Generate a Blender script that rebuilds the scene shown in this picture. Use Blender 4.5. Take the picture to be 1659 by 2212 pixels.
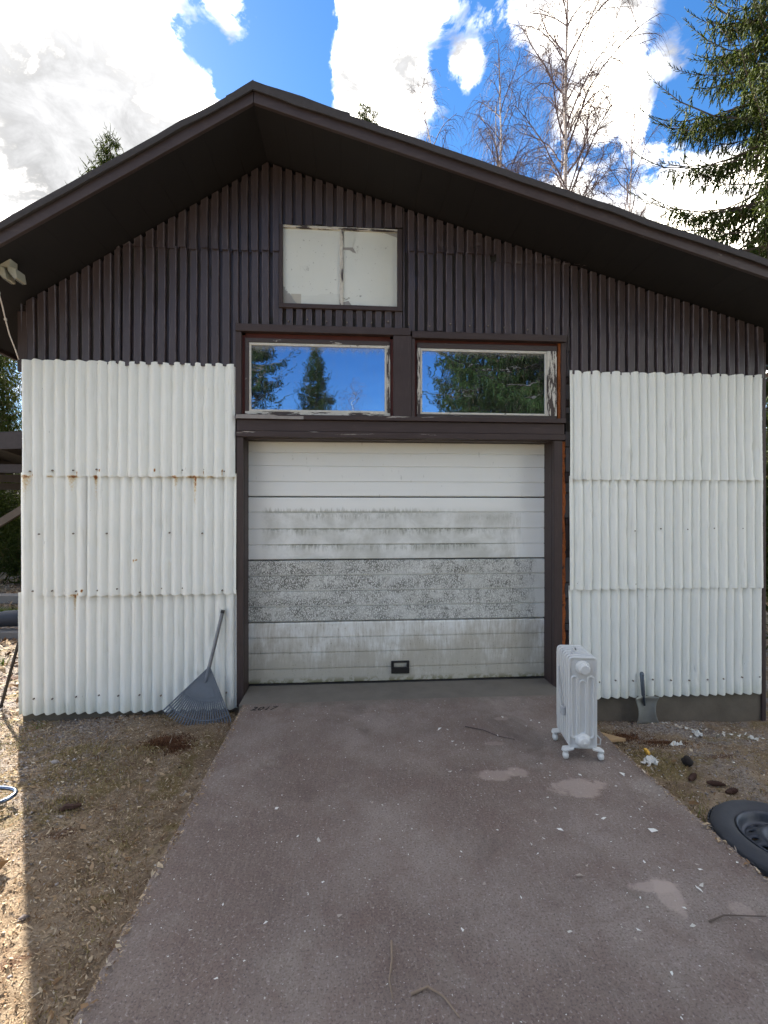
import bpy, bmesh, math, random
import numpy as np
from mathutils import Vector, Matrix, Quaternion
R = math.radians
for o in list(bpy.data.objects): bpy.data.objects.remove(o)
scene = bpy.context.scene
COL = scene.collection

# ------------------------------------------------------------------ camera
cam_d = bpy.data.cameras.new('camera'); cam = bpy.data.objects.new('camera', cam_d); COL.objects.link(cam)
cam.location = (0, -4.05, 1.53); cam.rotation_euler = (R(90), 0, R(-4.35))
cam_d.sensor_fit = 'HORIZONTAL'; cam_d.sensor_width = 36; cam_d.lens = 36 * 1040 / 1659
cam_d.shift_y = -8.0 / 1659; cam_d.clip_start = 0.05; cam_d.clip_end = 3000
scene.camera = cam

# ------------------------------------------------------------------ light
SUN_AZ, SUN_EL = -32.9, 38.0
SUN = Vector((math.sin(R(SUN_AZ)) * math.cos(R(SUN_EL)), math.cos(R(SUN_AZ)) * math.cos(R(SUN_EL)), math.sin(R(SUN_EL))))
sd = bpy.data.lights.new('sun', 'SUN'); sd.energy = 3.5; sd.angle = R(0.6); sd.color = (1.0, 0.93, 0.82)
so = bpy.data.objects.new('sun', sd); COL.objects.link(so)
so.rotation_euler = (-SUN).to_track_quat('-Z', 'Y').to_euler(); so.location = SUN * 50
scene.view_settings.view_transform = 'Standard'; scene.view_settings.look = 'None'
scene.view_settings.gamma = 1.0; scene.view_settings.exposure = 2.55

# ------------------------------------------------------------------ node helpers
class NT:
    def __init__(s, tree): s.t = tree; s.n = tree.nodes; s.l = tree.links
    def set(s, sock, v):
        if isinstance(v, bpy.types.NodeSocket): s.l.new(v, sock)
        elif v is not None:
            if isinstance(v, (tuple, list)) and len(v) == 3 and sock.type == 'RGBA': v = (*v, 1)
            sock.default_value = v
    def node(s, typ, ins=None, **props):
        n = s.n.new(typ)
        for k, v in props.items(): setattr(n, k, v)
        for k, v in (ins or {}).items(): s.set(n.inputs[k], v)
        return n
    def m(s, op, a, b=None, c=None, clamp=False):
        n = s.n.new('ShaderNodeMath'); n.operation = op; n.use_clamp = clamp
        s.set(n.inputs[0], a)
        if b is not None: s.set(n.inputs[1], b)
        if c is not None: s.set(n.inputs[2], c)
        return n.outputs[0]
    def ss(s, v, a, b):            # smoothstep a..b -> 0..1 (b < a inverts)
        inv = b < a
        if inv: a, b = b, a
        n = s.node('ShaderNodeMapRange', {0: v, 1: a, 2: b, 3: 1.0 if inv else 0.0, 4: 0.0 if inv else 1.0}, interpolation_type='SMOOTHSTEP')
        return n.outputs[0]
    def mix(s, f, a, b, blend='MIX'):
        n = s.n.new('ShaderNodeMix'); n.data_type = 'RGBA'; n.blend_type = blend
        s.set(n.inputs[0], f); s.set(n.inputs[6], a); s.set(n.inputs[7], b)
        return n.outputs[2]
    def obj(s): return s.node('ShaderNodeTexCoord').outputs['Object']
    def mapv(s, v, scale=(1, 1, 1), loc=(0, 0, 0)):
        n = s.node('ShaderNodeMapping', {'Vector': v, 'Scale': scale, 'Location': loc}); return n.outputs[0]
    def noise(s, v, scale=5, detail=4, rough=0.5, dist=0.0):
        n = s.node('ShaderNodeTexNoise', {'Vector': v, 'Scale': scale, 'Detail': detail, 'Roughness': rough, 'Distortion': dist}); return n.outputs[0]
    def xyz(s, v): n = s.node('ShaderNodeSeparateXYZ', {0: v}); return n.outputs
    def bump(s, h, strength=0.3, dist=0.01):
        return s.node('ShaderNodeBump', {'Height': h, 'Strength': strength, 'Distance': dist}).outputs[0]

MATS = {}
def mat(name, fn):
    if name in MATS: return MATS[name]
    m = bpy.data.materials.new(name); m.use_nodes = True
    nt = NT(m.node_tree); b = m.node_tree.nodes['Principled BSDF']
    fn(nt, b); MATS[name] = m
    return m
def P(nt, b, col=None, rough=None, metal=None, normal=None, spec=None):
    if col is not None: nt.set(b.inputs['Base Color'], col)
    if rough is not None: nt.set(b.inputs['Roughness'], rough)
    if metal is not None: nt.set(b.inputs['Metallic'], metal)
    if normal is not None: nt.set(b.inputs['Normal'], normal)
    if spec is not None: nt.set(b.inputs['Specular IOR Level'], spec)
def plain(name, col, rough=0.6, metal=0.0, var=0.15, scale=12, bump=0.1):
    def fn(nt, b):
        o = nt.obj(); n = nt.noise(o, scale, 5, 0.6)
        k = nt.m('MULTIPLY_ADD', n, 2 * var, 1 - var)
        v = nt.node('ShaderNodeVectorMath', {0: col, 1: k}, operation='SCALE')
        nt.set(v.inputs['Scale'], k)
        P(nt, b, v.outputs[0], rough, metal, nt.bump(nt.noise(o, scale * 6, 4, 0.6), bump, 0.004))
    return mat(name, fn)

# ------------------------------------------------------------------ world: nishita sky with broken cloud
def dir_px(x, y):      # viewing direction of a point of the photograph's sky
    u, v = (x - 829.5) / 1040, (y - 1098) / 1040
    s, c = math.sin(R(4.35)), math.cos(R(4.35))
    return Vector((s + u * c, c - u * s, -v)).normalized()
w = bpy.data.worlds.new('World'); scene.world = w; w.use_nodes = True
wn = NT(w.node_tree); wn.n.clear()
sky = wn.node('ShaderNodeTexSky', sky_type='NISHITA', sun_disc=False, sun_elevation=R(SUN_EL), sun_rotation=R(SUN_AZ), air_density=1.0, dust_density=0.1, ozone_density=2.5)
hs = wn.node('ShaderNodeHueSaturation', {'Saturation': 1.28, 'Value': 1.0, 'Color': sky.outputs[0], 'Hue': 0.503})
dirn = wn.node('ShaderNodeVectorMath', {0: wn.node('ShaderNodeTexCoord').outputs['Generated']}, operation='NORMALIZE').outputs[0]
dz = wn.xyz(dirn)[2]
den = wn.m('ADD', wn.m('MAXIMUM', dz, 0.0), 0.22)
pl = wn.node('ShaderNodeVectorMath', {0: dirn}, operation='SCALE'); wn.set(pl.inputs['Scale'], wn.m('DIVIDE', 1.0, den))
pv = wn.mapv(pl.outputs[0], (1, 1, 0.35), (3.1, 1.7, 0))
n1 = wn.noise(wn.mapv(dirn, (1, 1, 1.5), (3.1, 1.7, 0.4)), 4.2, 6, 0.62, 0.35)
n1f = wn.noise(wn.mapv(dirn, (1, 1, 1.4), (0.1, 2.7, 0.4)), 15.0, 6, 0.68, 0.5)
n2 = wn.noise(wn.mapv(dirn, (1, 1, 1.6), (3.16, 1.62, 0.5)), 5.5, 5, 0.62, 0.4)
def blob(x, y, r_px, wgt, vec=None):
    c = vec or dir_px(x, y); ang = math.atan(r_px / 1040)
    d = wn.node('ShaderNodeVectorMath', {0: dirn, 1: tuple(c)}, operation='DOT_PRODUCT').outputs['Value']
    return wn.m('MULTIPLY', wn.ss(d, math.cos(ang), math.cos(ang * 0.2)), wgt)
acc = wn.m('ADD', wn.m('MULTIPLY_ADD', n1, 0.75, -.375), wn.m('MULTIPLY_ADD', n1f, 0.85, -.425))
for a in [(60, 110, 480, .32), (330, 110, 210, .20), (400, 260, 220, .18), (100, 400, 330, .2),
          (740, -20, 210, .26), (870, 100, 150, .26), (815, 215, 110, .26),
          (1390, -40, 220, .26), (1330, 120, 130, .26), (1290, 270, 90, .14), (1330, 430, 240, .30), (1600, 440, 230, .26), (1085, 120, 95, .34), (1005, 150, 45, .24), (1480, 110, 50, .26),
          (540, 60, 170, -.42), (640, 210, 150, -.3), (180, -10, 90, -.42), (405, 60, 60, -.30), (470, 160, 60, -.2), (1010, 50, 120, -.24), (960, 280, 190, -.26), (1190, 260, 120, -.34), (1200, 60, 110, -.14), (1465, 230, 190, -.46), (1600, 90, 150, -.34)]:
    acc = wn.m('ADD', acc, blob(*a))
acc = wn.m('ADD', acc, blob(0, 0, 560, -.22, Vector((0.0, -0.92, 0.38)).normalized()))
mask = wn.ss(acc, -0.06, 0.22)
mask = wn.m('MULTIPLY', mask, wn.ss(dz, -0.02, 0.05))
sundot = wn.node('ShaderNodeVectorMath', {0: dirn, 1: tuple(SUN)}, operation='DOT_PRODUCT').outputs['Value']
glow = wn.m('POWER', wn.m('MAXIMUM', sundot, 0.0), 14.0)
sh_in = wn.m('ADD', n2, wn.m('MULTIPLY_ADD', n1f, 1.0, -.5))
for a in [(50, 260, 190, .22), (330, 300, 220, .26), (170, 330, 150, .12), (250, 90, 200, -.15), (1290, 120, 300, .10), (780, 60, 220, .06)]:      # grey undersides of the big bank
    sh_in = wn.m('ADD', sh_in, blob(*a))
shade = wn.ss(sh_in, 0.80, 0.34)
cb = wn.m('MULTIPLY_ADD', wn.m('MULTIPLY', shade, shade), 2.1, wn.m('MULTIPLY_ADD', wn.m('ADD', n1f, n2), .20, -.10))
cb = wn.m('ADD', cb, wn.m('MULTIPLY', glow, 0.05))
ccol = wn.mix(shade, (0.97, 0.97, 0.98), (1.0, 0.91, 0.75))
bg1 = wn.node('ShaderNodeBackground', {'Color': hs.outputs[0], 'Strength': 0.042})
bg2 = wn.node('ShaderNodeBackground', {'Color': ccol, 'Strength': cb})
mx = wn.node('ShaderNodeMixShader', {0: mask, 1: bg1.outputs[0], 2: bg2.outputs[0]})
wn.l.new(mx.outputs[0], wn.node('ShaderNodeOutputWorld').inputs['Surface'])
w.cycles.sampling_method = 'MANUAL'; w.cycles.sample_map_resolution = 512
scene.cycles.use_adaptive_sampling = True; scene.cycles.adaptive_threshold = 0.025
scene.cycles.max_bounces = 4; scene.cycles.diffuse_bounces = 3; scene.cycles.glossy_bounces = 2; scene.cycles.transmission_bounces = 3; scene.cycles.transparent_max_bounces = 4

# ------------------------------------------------------------------ mesh helpers
class MB:
    def __init__(s): s.v = []; s.f = []
    def add(s, vs, fs):
        o = len(s.v); s.v += [tuple(v) for v in vs]; s.f += [tuple(i + o for i in f) for f in fs]; return s
    def box(s, x0, x1, y0, y1, z0, z1):
        return s.add([(x0, y0, z0), (x1, y0, z0), (x1, y1, z0), (x0, y1, z0), (x0, y0, z1), (x1, y0, z1), (x1, y1, z1), (x0, y1, z1)],
                     [(0, 3, 2, 1), (4, 5, 6, 7), (0, 1, 5, 4), (1, 2, 6, 5), (2, 3, 7, 6), (3, 0, 4, 7)])
    def prism(s, pts, d):            # polygon pts (3D, planar) extruded by vector d
        n = len(pts); a = [Vector(p) for p in pts]; b = [p + Vector(d) for p in a]
        return s.add(a + b, [tuple(range(n))[::-1], tuple(range(n, 2 * n))] + [(i, (i + 1) % n, n + (i + 1) % n, n + i) for i in range(n)])
    def tube(s, pts, rad, sides=8, cap=True):
        pts = [Vector(p) for p in pts]; n = len(pts)
        if not isinstance(rad, (list, tuple)): rad = [rad] * n
        up = None; rings = []
        for i, p in enumerate(pts):
            t = (pts[min(i + 1, n - 1)] - pts[max(i - 1, 0)]).normalized()
            if up is None:
                up = Vector((0, 0, 1)) if abs(t.z) < 0.9 else Vector((1, 0, 0))
            a = t.cross(up).normalized(); up = a.cross(t).normalized()
            rings.append([p + (a * math.cos(2 * math.pi * k / sides) + up * math.sin(2 * math.pi * k / sides)) * rad[i] for k in range(sides)])
        vs = [q for r in rings for q in r]; fs = []
        for i in range(n - 1):
            for k in range(sides):
                k2 = (k + 1) % sides
                fs.append((i * sides + k, i * sides + k2, (i + 1) * sides + k2, (i + 1) * sides + k))
        if cap: fs += [tuple(range(sides)), tuple(range((n - 1) * sides, n * sides))[::-1]]
        return s.add(vs, fs)
    def lathe(s, prof, axis='z', seg=32, c=(0, 0, 0)):   # prof [(r, h)]
        n = len(prof); vs = []; fs = []
        for k in range(seg):
            a = 2 * math.pi * k / seg
            for r, hh in prof:
                x, y = r * math.cos(a), r * math.sin(a)
                p = (x, y, hh) if axis == 'z' else ((x, hh, y) if axis == 'y' else (hh, x, y))
                vs.append((p[0] + c[0], p[1] + c[1], p[2] + c[2]))
        for k in range(seg):
            k2 = (k + 1) % seg
            for i in range(n - 1): fs.append((k * n + i, k2 * n + i, k2 * n + i + 1, k * n + i + 1))
        return s.add(vs, fs)
def link(name, me, m=None, parent=None, smooth=False, bevel=0.0, loc=None):
    o = bpy.data.objects.new(name, me); COL.objects.link(o)
    if m is not None and len(me.materials) == 0: me.materials.append(m)
    if parent is not None: o.parent = parent
    if loc: o.location = loc
    if smooth:
        me.polygons.foreach_set('use_smooth', [True] * len(me.polygons))
    if bevel:
        bv = o.modifiers.new('bevel', 'BEVEL'); bv.width = bevel; bv.segments = 2; bv.limit_method = 'ANGLE'
    return o
def build(name, mb, m=None, parent=None, smooth=False, bevel=0.0, loc=None):
    me = bpy.data.meshes.new(name); me.from_pydata(mb.v, [], mb.f); me.update()
    bm = bmesh.new(); bm.from_mesh(me); bmesh.ops.recalc_face_normals(bm, faces=bm.faces); bm.to_mesh(me); bm.free()
    return link(name, me, m, parent, smooth, bevel, loc)
def np_mesh(name, V, F):             # V (n,3) float, F (m,3|4) int
    me = bpy.data.meshes.new(name); V = np.asarray(V, np.float32); F = np.asarray(F, np.int32)
    k = F.shape[1]
    me.vertices.add(len(V)); me.vertices.foreach_set('co', V.ravel())
    me.loops.add(F.size); me.loops.foreach_set('vertex_index', F.ravel())
    me.polygons.add(len(F)); me.polygons.foreach_set('loop_start', np.arange(len(F), dtype=np.int32) * k)
    me.polygons.foreach_set('loop_total', np.full(len(F), k, np.int32))
    me.update(calc_edges=True); me.validate(); return me
def tag(o, label=None, cat=None, group=None, kind=None):
    for k, v in (('label', label), ('category', cat), ('group', group), ('kind', kind)):
        if v: o[k] = v
    return o
def empty(name, loc=(0, 0, 0), rz=0.0):
    o = bpy.data.objects.new(name, None); COL.objects.link(o); o.location = loc; o.rotation_euler[2] = rz; o.empty_display_size = 0.2
    return o
rng = np.random.default_rng(7); random.seed(7)

# ------------------------------------------------------------------ ground
def ground_z(x, y):
    x = np.asarray(x, float); y = np.asarray(y, float)
    def st(t): t = np.clip(t, 0, 1); return t * t * (3 - 2 * t)
    right = -0.13 - 0.23 * st((y + 1.15) / 1.05) * st((x - 1.4) / 0.5)
    left = -0.13 - 0.03 * st((y + 0.9) / 0.9)
    z = np.where(x > 0.5, right, left)
    heap = 0.075 * np.exp(-(((x - 2.62) / 0.22) ** 2 + ((y + 0.22) / 0.13) ** 2)) + 0.05 * np.exp(-(((x - 2.1) / 0.25) ** 2 + ((y + 0.2) / 0.2) ** 2))
    z = z + heap
    for i, (fx, fy, a) in enumerate([(3.1, 2.3, .012), (7.7, 6.1, .008), (17, 14, .005), (1.1, 0.7, .02)]):
        z = z + a * np.sin(fx * x + 1.3 * i + 2 * np.sin(fy * y * .6 + i)) * np.cos(fy * y + .7 * i)
    far = np.clip((np.hypot(x, y) - 12) / 60, 0, 1)
    return z - far * 0.3
def g_mat(nt, b):
    o = nt.obj()
    big = nt.noise(o, 1.3, 5, 0.6, 0.3); mid = nt.noise(o, 7, 6, 0.65); fine = nt.noise(o, 60, 6, 0.7); vf = nt.noise(o, 190, 3, 0.7)
    soil = nt.mix(nt.ss(mid, .35, .65), (0.195, 0.138, 0.088), (0.32, 0.245, 0.168))
    grav = nt.mix(nt.ss(fine, .4, .62), (0.17, 0.15, 0.135), (0.34, 0.30, 0.27))
    x, y, z = nt.xyz(o)
    leftg = nt.ss(x, -1.35, -2.1)
    gm = nt.m('MULTIPLY', leftg, nt.ss(big, .38, .52))
    rightg = nt.ss(x, 2.0, 2.6)
    gm = nt.m('MAXIMUM', gm, nt.m('MULTIPLY', rightg, nt.ss(nt.noise(o, 2.2, 4, .6), .44, .56)))
    c = nt.mix(gm, soil, grav)
    moss = nt.m('MULTIPLY', nt.ss(nt.noise(nt.mapv(o, (1, 1, 1), (4.2, 1.1, 0)), 2.6, 6, 0.62, .4), .53, .63), 0.75)
    c = nt.mix(moss, c, nt.mix(mid, (0.135, 0.10, 0.035), (0.23, 0.18, 0.07)))
    red = nt.ss(nt.noise(nt.mapv(o, (1, 1, 1), (9.2, 5.1, 0)), 3.0, 5, 0.6, .3), .60, .68)
    c = nt.mix(nt.m('MULTIPLY', red, .7), c, (0.085, 0.030, 0.016))
    dark = nt.ss(fine, .52, .30)
    c = nt.mix(nt.m('MULTIPLY', dark, .5), c, (0.06, 0.042, 0.03))
    pale = nt.ss(vf, .62, .74)
    c = nt.mix(nt.m('MULTIPLY', pale, .55), c, (0.38, 0.31, 0.23))
    dist = nt.node('ShaderNodeVectorMath', {0: o}, operation='LENGTH').outputs['Value']
    grass = nt.m('MULTIPLY', nt.ss(dist, 5.5, 9.0), nt.ss(nt.noise(o, .5, 4, .6), .42, .58))
    c = nt.mix(nt.m('MULTIPLY', grass, .7), c, (0.13, 0.115, 0.045))
    hgt = nt.m('ADD', nt.m('MULTIPLY', fine, .6), nt.m('MULTIPLY', vf, .5))
    P(nt, b, c, 0.95, normal=nt.bump(hgt, 0.9, 0.02), spec=0.2)
GM = mat('forest_soil', g_mat)
# one sheet, dense near the camera and stretching to the horizon
def axis(lo, hi, step, far):
    a = list(np.arange(lo, hi + 1e-6, step)); d = step; p = hi
    out = []
    while p < far: d *= 1.35; p += d; out.append(p)
    neg = []; d = step; p = lo
    while p > -far: d *= 1.35; p -= d; neg.append(p)
    return np.array(neg[::-1] + a + out)
ax = axis(-3.6, 4.0, 0.035, 900); ay = axis(-4.2, 0.4, 0.035, 900)
XX, YY = np.meshgrid(ax, ay, indexing='ij'); ZZ = ground_z(XX, YY)
near = (np.abs(XX) < 5) & (np.abs(YY) < 6)
ZZ = ZZ + np.where(near, rng.normal(0, .004, ZZ.shape), 0)
# under the driveway the soil lies lower
ZZ = np.where((XX > -0.78) & (XX < 1.69) & (YY < 0.3) & (YY > -9), np.minimum(ZZ, -0.2), ZZ)
nx, ny = len(ax), len(ay)
idx = np.arange(nx * ny).reshape(nx, ny)
F = np.stack([idx[:-1, :-1], idx[1:, :-1], idx[1:, 1:], idx[:-1, 1:]], -1).reshape(-1, 4)
g = link('ground', np_mesh('ground', np.stack([XX, YY, ZZ], -1).reshape(-1, 3), F), GM, smooth=True); g['kind'] = 'structure'

# ------------------------------------------------------------------ driveway slab
def slab_mat(nt, b):
    o = nt.obj(); x, y, z = nt.xyz(o)
    big = nt.noise(o, 1.1, 6, 0.62, .2); mid = nt.noise(o, 6, 6, 0.65, .2); fine = nt.noise(o, 115, 5, 0.75)
    st = nt.noise(nt.mapv(o, (9, 2.2, 1)), 7, 5, 0.7, .6)
    c = nt.mix(nt.ss(big, .36, .66), (0.172, 0.130, 0.110), (0.262, 0.218, 0.190))
    c = nt.mix(nt.m('MULTIPLY', nt.ss(mid, .42, .7), .55), c, (0.168, 0.116, 0.097))
    c = nt.mix(nt.m('MULTIPLY', nt.ss(nt.noise(o, 2.4, 5, .6, .3), .58, .72), .45), c, (0.31, 0.275, 0.235))
    c = nt.mix(nt.m('MULTIPLY', nt.ss(st, .50, .68), .30), c, (0.33, 0.285, 0.255))
    c = nt.mix(nt.m('MULTIPLY', nt.ss(fine, .53, .34), .6), c, (0.060, 0.046, 0.040))
    c = nt.mix(nt.m('MULTIPLY', nt.ss(nt.noise(o, 85, 4, .7), .56, .70), .50), c, (0.48, 0.43, 0.40))
    c = nt.mix(nt.m('MULTIPLY', nt.ss(nt.noise(nt.mapv(o, (1, .8, 1), (7.3, 2.2, 0)), 2.1, 6, .65, .5), .55, .70), .5), c, (0.105, 0.080, 0.068))
    # pale worn patches
    wob = nt.noise(o, 9, 5, .65, .4)
    for (cx, cy, rx, ry, a) in [(0.85, -1.35, .13, .06, .55), (0.98, -1.33, .07, .05, .55), (1.27, -1.50, .16, .085, .6), (1.27, -2.24, .055, .10, .65), (1.235, -2.19, .09, .035, .65), (1.50, -2.33, .045, .045, .4), (0.95, -0.98, .07, .03, .3), (1.12, -0.62, .05, .03, .3)]:
        dx = nt.m('DIVIDE', nt.m('SUBTRACT', x, cx), rx); dy = nt.m('DIVIDE', nt.m('SUBTRACT', y, cy), ry)
        d = nt.m('SQRT', nt.m('ADD', nt.m('MULTIPLY', dx, dx), nt.m('MULTIPLY', dy, dy)))
        d = nt.m('ADD', d, nt.m('MULTIPLY_ADD', wob, 1.8, -.9))
        c = nt.mix(nt.m('MULTIPLY', nt.ss(d, 1.1, .75), a), c, (0.40, 0.325, 0.28))
    # greenish grey by the door
    c = nt.mix(nt.m('MULTIPLY', nt.ss(nt.m('ADD', y, nt.m('MULTIPLY', wob, .5)), -.12, .12), .6), c, (0.15, 0.135, 0.11))
    h = nt.m('ADD', nt.m('MULTIPLY', fine, .7), nt.m('MULTIPLY', st, .3))
    P(nt, b, c, 0.9, normal=nt.bump(h, .8, .008), spec=.25)
SLAB = mat('worn_concrete', slab_mat)
mb = MB()
sx = list(np.linspace(-0.81, 1.727, 60)); sy = list(np.linspace(-9.0, -4.3, 10)) + list(np.linspace(-4.2, -0.215, 140))
rr = np.random.default_rng(3)
ev = {}
vs = []
for i, X in enumerate(sx):
    for j, Y in enumerate(sy):
        x, y = X, Y
        if i in (0, len(sx) - 1): x += rr.normal(0, .003) + .002 * math.sin(Y * 3.1 + i)
        vs.append((x, y, .002 * math.sin(3 * X) * math.cos(2.3 * Y)))
nj = len(sy); top = [(i * nj + j, (i + 1) * nj + j, (i + 1) * nj + j + 1, i * nj + j + 1) for i in range(len(sx) - 1) for j in range(nj - 1)]
rim = [i * nj for i in range(len(sx))] + [(len(sx) - 1) * nj + j for j in range(1, nj)] + [i * nj + nj - 1 for i in range(len(sx) - 2, -1, -1)] + [j for j in range(nj - 2, 0, -1)]
base = len(vs); vs += [(vs[i][0], vs[i][1], -0.16) for i in rim]
side = [(rim[k], rim[(k + 1) % len(rim)], base + (k + 1) % len(rim), base + k) for k in range(len(rim))]
mb.add(vs, top + side)
drive = build('driveway', mb, SLAB); drive['kind'] = 'structure'
# date scratched in the wet concrete; groove shade put in as dark numerals
cu = bpy.data.curves.new('date', 'FONT'); cu.body = '2017'; cu.size = 0.085; cu.shear = .35; cu.extrude = 0.0008; cu.space_character = 1.12
to = bpy.data.objects.new('date_tmp', cu); COL.objects.link(to); dg = bpy.context.evaluated_depsgraph_get()
me = bpy.data.meshes.new_from_object(to.evaluated_get(dg)); bpy.data.objects.remove(to)
tx = link('scratched_date', me, plain('groove_shade', (0.02, 0.016, 0.014), .95), drive, loc=(-0.735, -0.345, 0.003)); tx['label'] = 'numerals 2017 scratched into the concrete'

# ------------------------------------------------------------------ garage materials
def white_sheet(nt, b):
    o = nt.obj(); x, y, z = nt.xyz(o)
    n = nt.noise(o, 2.5, 5, .6); st = nt.noise(nt.mapv(o, (30, 1, 1.2)), 2.2, 5, .65)
    c = nt.mix(n, (0.78, 0.80, 0.755), (0.85, 0.86, 0.82))
    c = nt.mix(nt.m('MULTIPLY', nt.ss(st, .52, .75), .45), c, (0.52, 0.53, 0.45))
    low = nt.m('MULTIPLY', nt.ss(nt.m('ADD', z, nt.m('MULTIPLY', nt.m('ADD', n, st), .35)), .40, .05), .55)
    c = nt.mix(low, c, (0.40, 0.42, 0.27))
    spk = nt.ss(nt.noise(nt.mapv(o, (60, 1, 5)), 2.3, 3, .55), .735, .765)
    c = nt.mix(nt.m('MULTIPLY', spk, .85), c, (0.10, 0.10, 0.09))
    ru = nt.node('ShaderNodeAttribute', attribute_name='rust').outputs['Fac']
    rn = nt.noise(o, 60, 4, .7)
    rm = nt.ss(nt.m('MULTIPLY', ru, nt.m('MULTIPLY_ADD', rn, 2.4, -.2)), .05, .85)
    c = nt.mix(nt.m('MULTIPLY', nt.ss(rm, 0, .35), .65), c, (0.62, 0.42, 0.13))
    c = nt.mix(nt.ss(rm, .25, .8), c, (0.27, 0.085, 0.016))
    P(nt, b, c, nt.m('MULTIPLY_ADD', n, .2, .38), normal=nt.bump(nt.noise(o, 4, 4, .5), .25, .02), spec=.4)
WHITE = mat('white_painted_sheet', white_sheet)
def dark_sheet(nt, b):
    o = nt.obj()
    n = nt.noise(o, 3, 5, .6); st = nt.noise(nt.mapv(o, (26, 1, 1.6)), 2.6, 6, .7)
    c = nt.mix(n, (0.044, 0.031, 0.033), (0.072, 0.054, 0.058))
    c = nt.mix(nt.m('MULTIPLY', nt.ss(st, .58, .72), .5), c, (0.15, 0.128, 0.138))
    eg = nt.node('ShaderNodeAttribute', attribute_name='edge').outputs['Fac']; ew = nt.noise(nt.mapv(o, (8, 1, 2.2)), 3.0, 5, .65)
    c = nt.mix(nt.m('MULTIPLY', eg, nt.m('MULTIPLY_ADD', nt.ss(ew, .36, .60), .75, .2)), c, (0.155, 0.128, 0.140))  # light caught by the rib edges, painted in as a paler colour
    sp = nt.ss(nt.noise(nt.mapv(o, (90, 1, 20)), 2.0, 3, .5), .72, .78)
    c = nt.mix(nt.m('MULTIPLY', sp, .6), c, (0.30, 0.28, 0.29))
    P(nt, b, c, nt.m('MULTIPLY_ADD', st, .25, .30), normal=nt.bump(nt.noise(o, 9, 4, .6), .3, .01), spec=.5)
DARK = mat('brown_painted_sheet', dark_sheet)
def dark_wood_fn(sc, peel):
    def fn(nt, b):
        o = nt.obj(); rnd = nt.node('ShaderNodeObjectInfo').outputs['Random']
        off = nt.node('ShaderNodeVectorMath', {0: o, 1: nt.node('ShaderNodeCombineXYZ', {0: nt.m('MULTIPLY', rnd, 7.0), 1: rnd, 2: nt.m('MULTIPLY', rnd, 3.0)}).outputs[0]}, operation='ADD').outputs[0]
        gr = nt.noise(nt.mapv(off, sc), 3.0, 6, .65, .3); n = nt.noise(off, 5, 5, .6)
        pl_ = nt.noise(nt.mapv(off, tuple(q * .55 for q in sc)), 2.0, 7, .66, .2)
        c = nt.mix(n, (0.036, 0.024, 0.023), (0.062, 0.044, 0.043))
        c = nt.mix(nt.m('MULTIPLY', nt.ss(gr, .5, .7), .4), c, (0.09, 0.065, 0.06))
        pm = nt.ss(pl_, peel, peel + .035)
        c = nt.mix(nt.m('MULTIPLY', pm, .85), c, nt.mix(gr, (0.22, 0.19, 0.17), (0.52, 0.50, 0.46)))
        h = nt.m('ADD', nt.m('MULTIPLY', gr, .4), nt.m('MULTIPLY', pm, -.6))
        P(nt, b, c, .55, normal=nt.bump(h, .5, .006), spec=.35)
    return fn
WOODH = mat('peeling_brown_board', dark_wood_fn((2.0, 20, 26), .605))
WOODH2 = mat('brown_board_sound', dark_wood_fn((2.0, 20, 26), .73))
WOODV = mat('brown_upright_board', dark_wood_fn((26, 20, 2.0), .72))
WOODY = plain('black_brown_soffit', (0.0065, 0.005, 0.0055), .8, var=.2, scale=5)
def sash_fn(sc, lo):
    def fn(nt, b):
        o = nt.obj(); n = nt.noise(nt.mapv(o, sc), 2.4, 7, .68, .3); m = nt.ss(n, lo, lo + .05)
        c = nt.mix(m, (0.05, 0.036, 0.033), nt.mix(nt.noise(o, 40, 4, .6), (0.42, 0.39, 0.34), (0.70, 0.68, 0.62)))
        P(nt, b, c, .6, normal=nt.bump(n, .6, .008))
    return fn
SASHH = mat('peeled_sash_rail', sash_fn((2, 12, 14), .46)); SASHV = mat('peeled_sash_stile', sash_fn((14, 12, 2), .46))
SASHD = mat('brown_sash', sash_fn((2, 12, 14), .63))
REDW = plain('red_brown_rebate', (0.085, 0.017, 0.012), .7, var=.3, scale=18)
def foam_fn(nt, b):
    o = nt.obj(); n = nt.noise(o, 45, 6, .7); m = nt.noise(nt.mapv(o, (8, 8, 3)), 3, 5, .6)
    c = nt.mix(n, (0.20, 0.045, 0.012), (0.52, 0.16, 0.035)); c = nt.mix(nt.ss(m, .55, .7), c, (0.06, 0.028, 0.018))
    P(nt, b, c, .95, normal=nt.bump(n, 1.0, .03))
FOAM = mat('aged_orange_foam', foam_fn)
CONC = plain('plinth_concrete', (0.135, 0.115, 0.088), .95, var=.45, scale=4, bump=.6)
INT = plain('dim_interior', (0.05, 0.045, 0.04), .9)
STUD = plain('grey_old_timber', (0.11, 0.10, 0.10), .85, var=.4, scale=9, bump=.4)
FELT = plain('roofing_felt', (0.045, 0.04, 0.042), .9, var=.3, scale=30, bump=.6)
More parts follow.
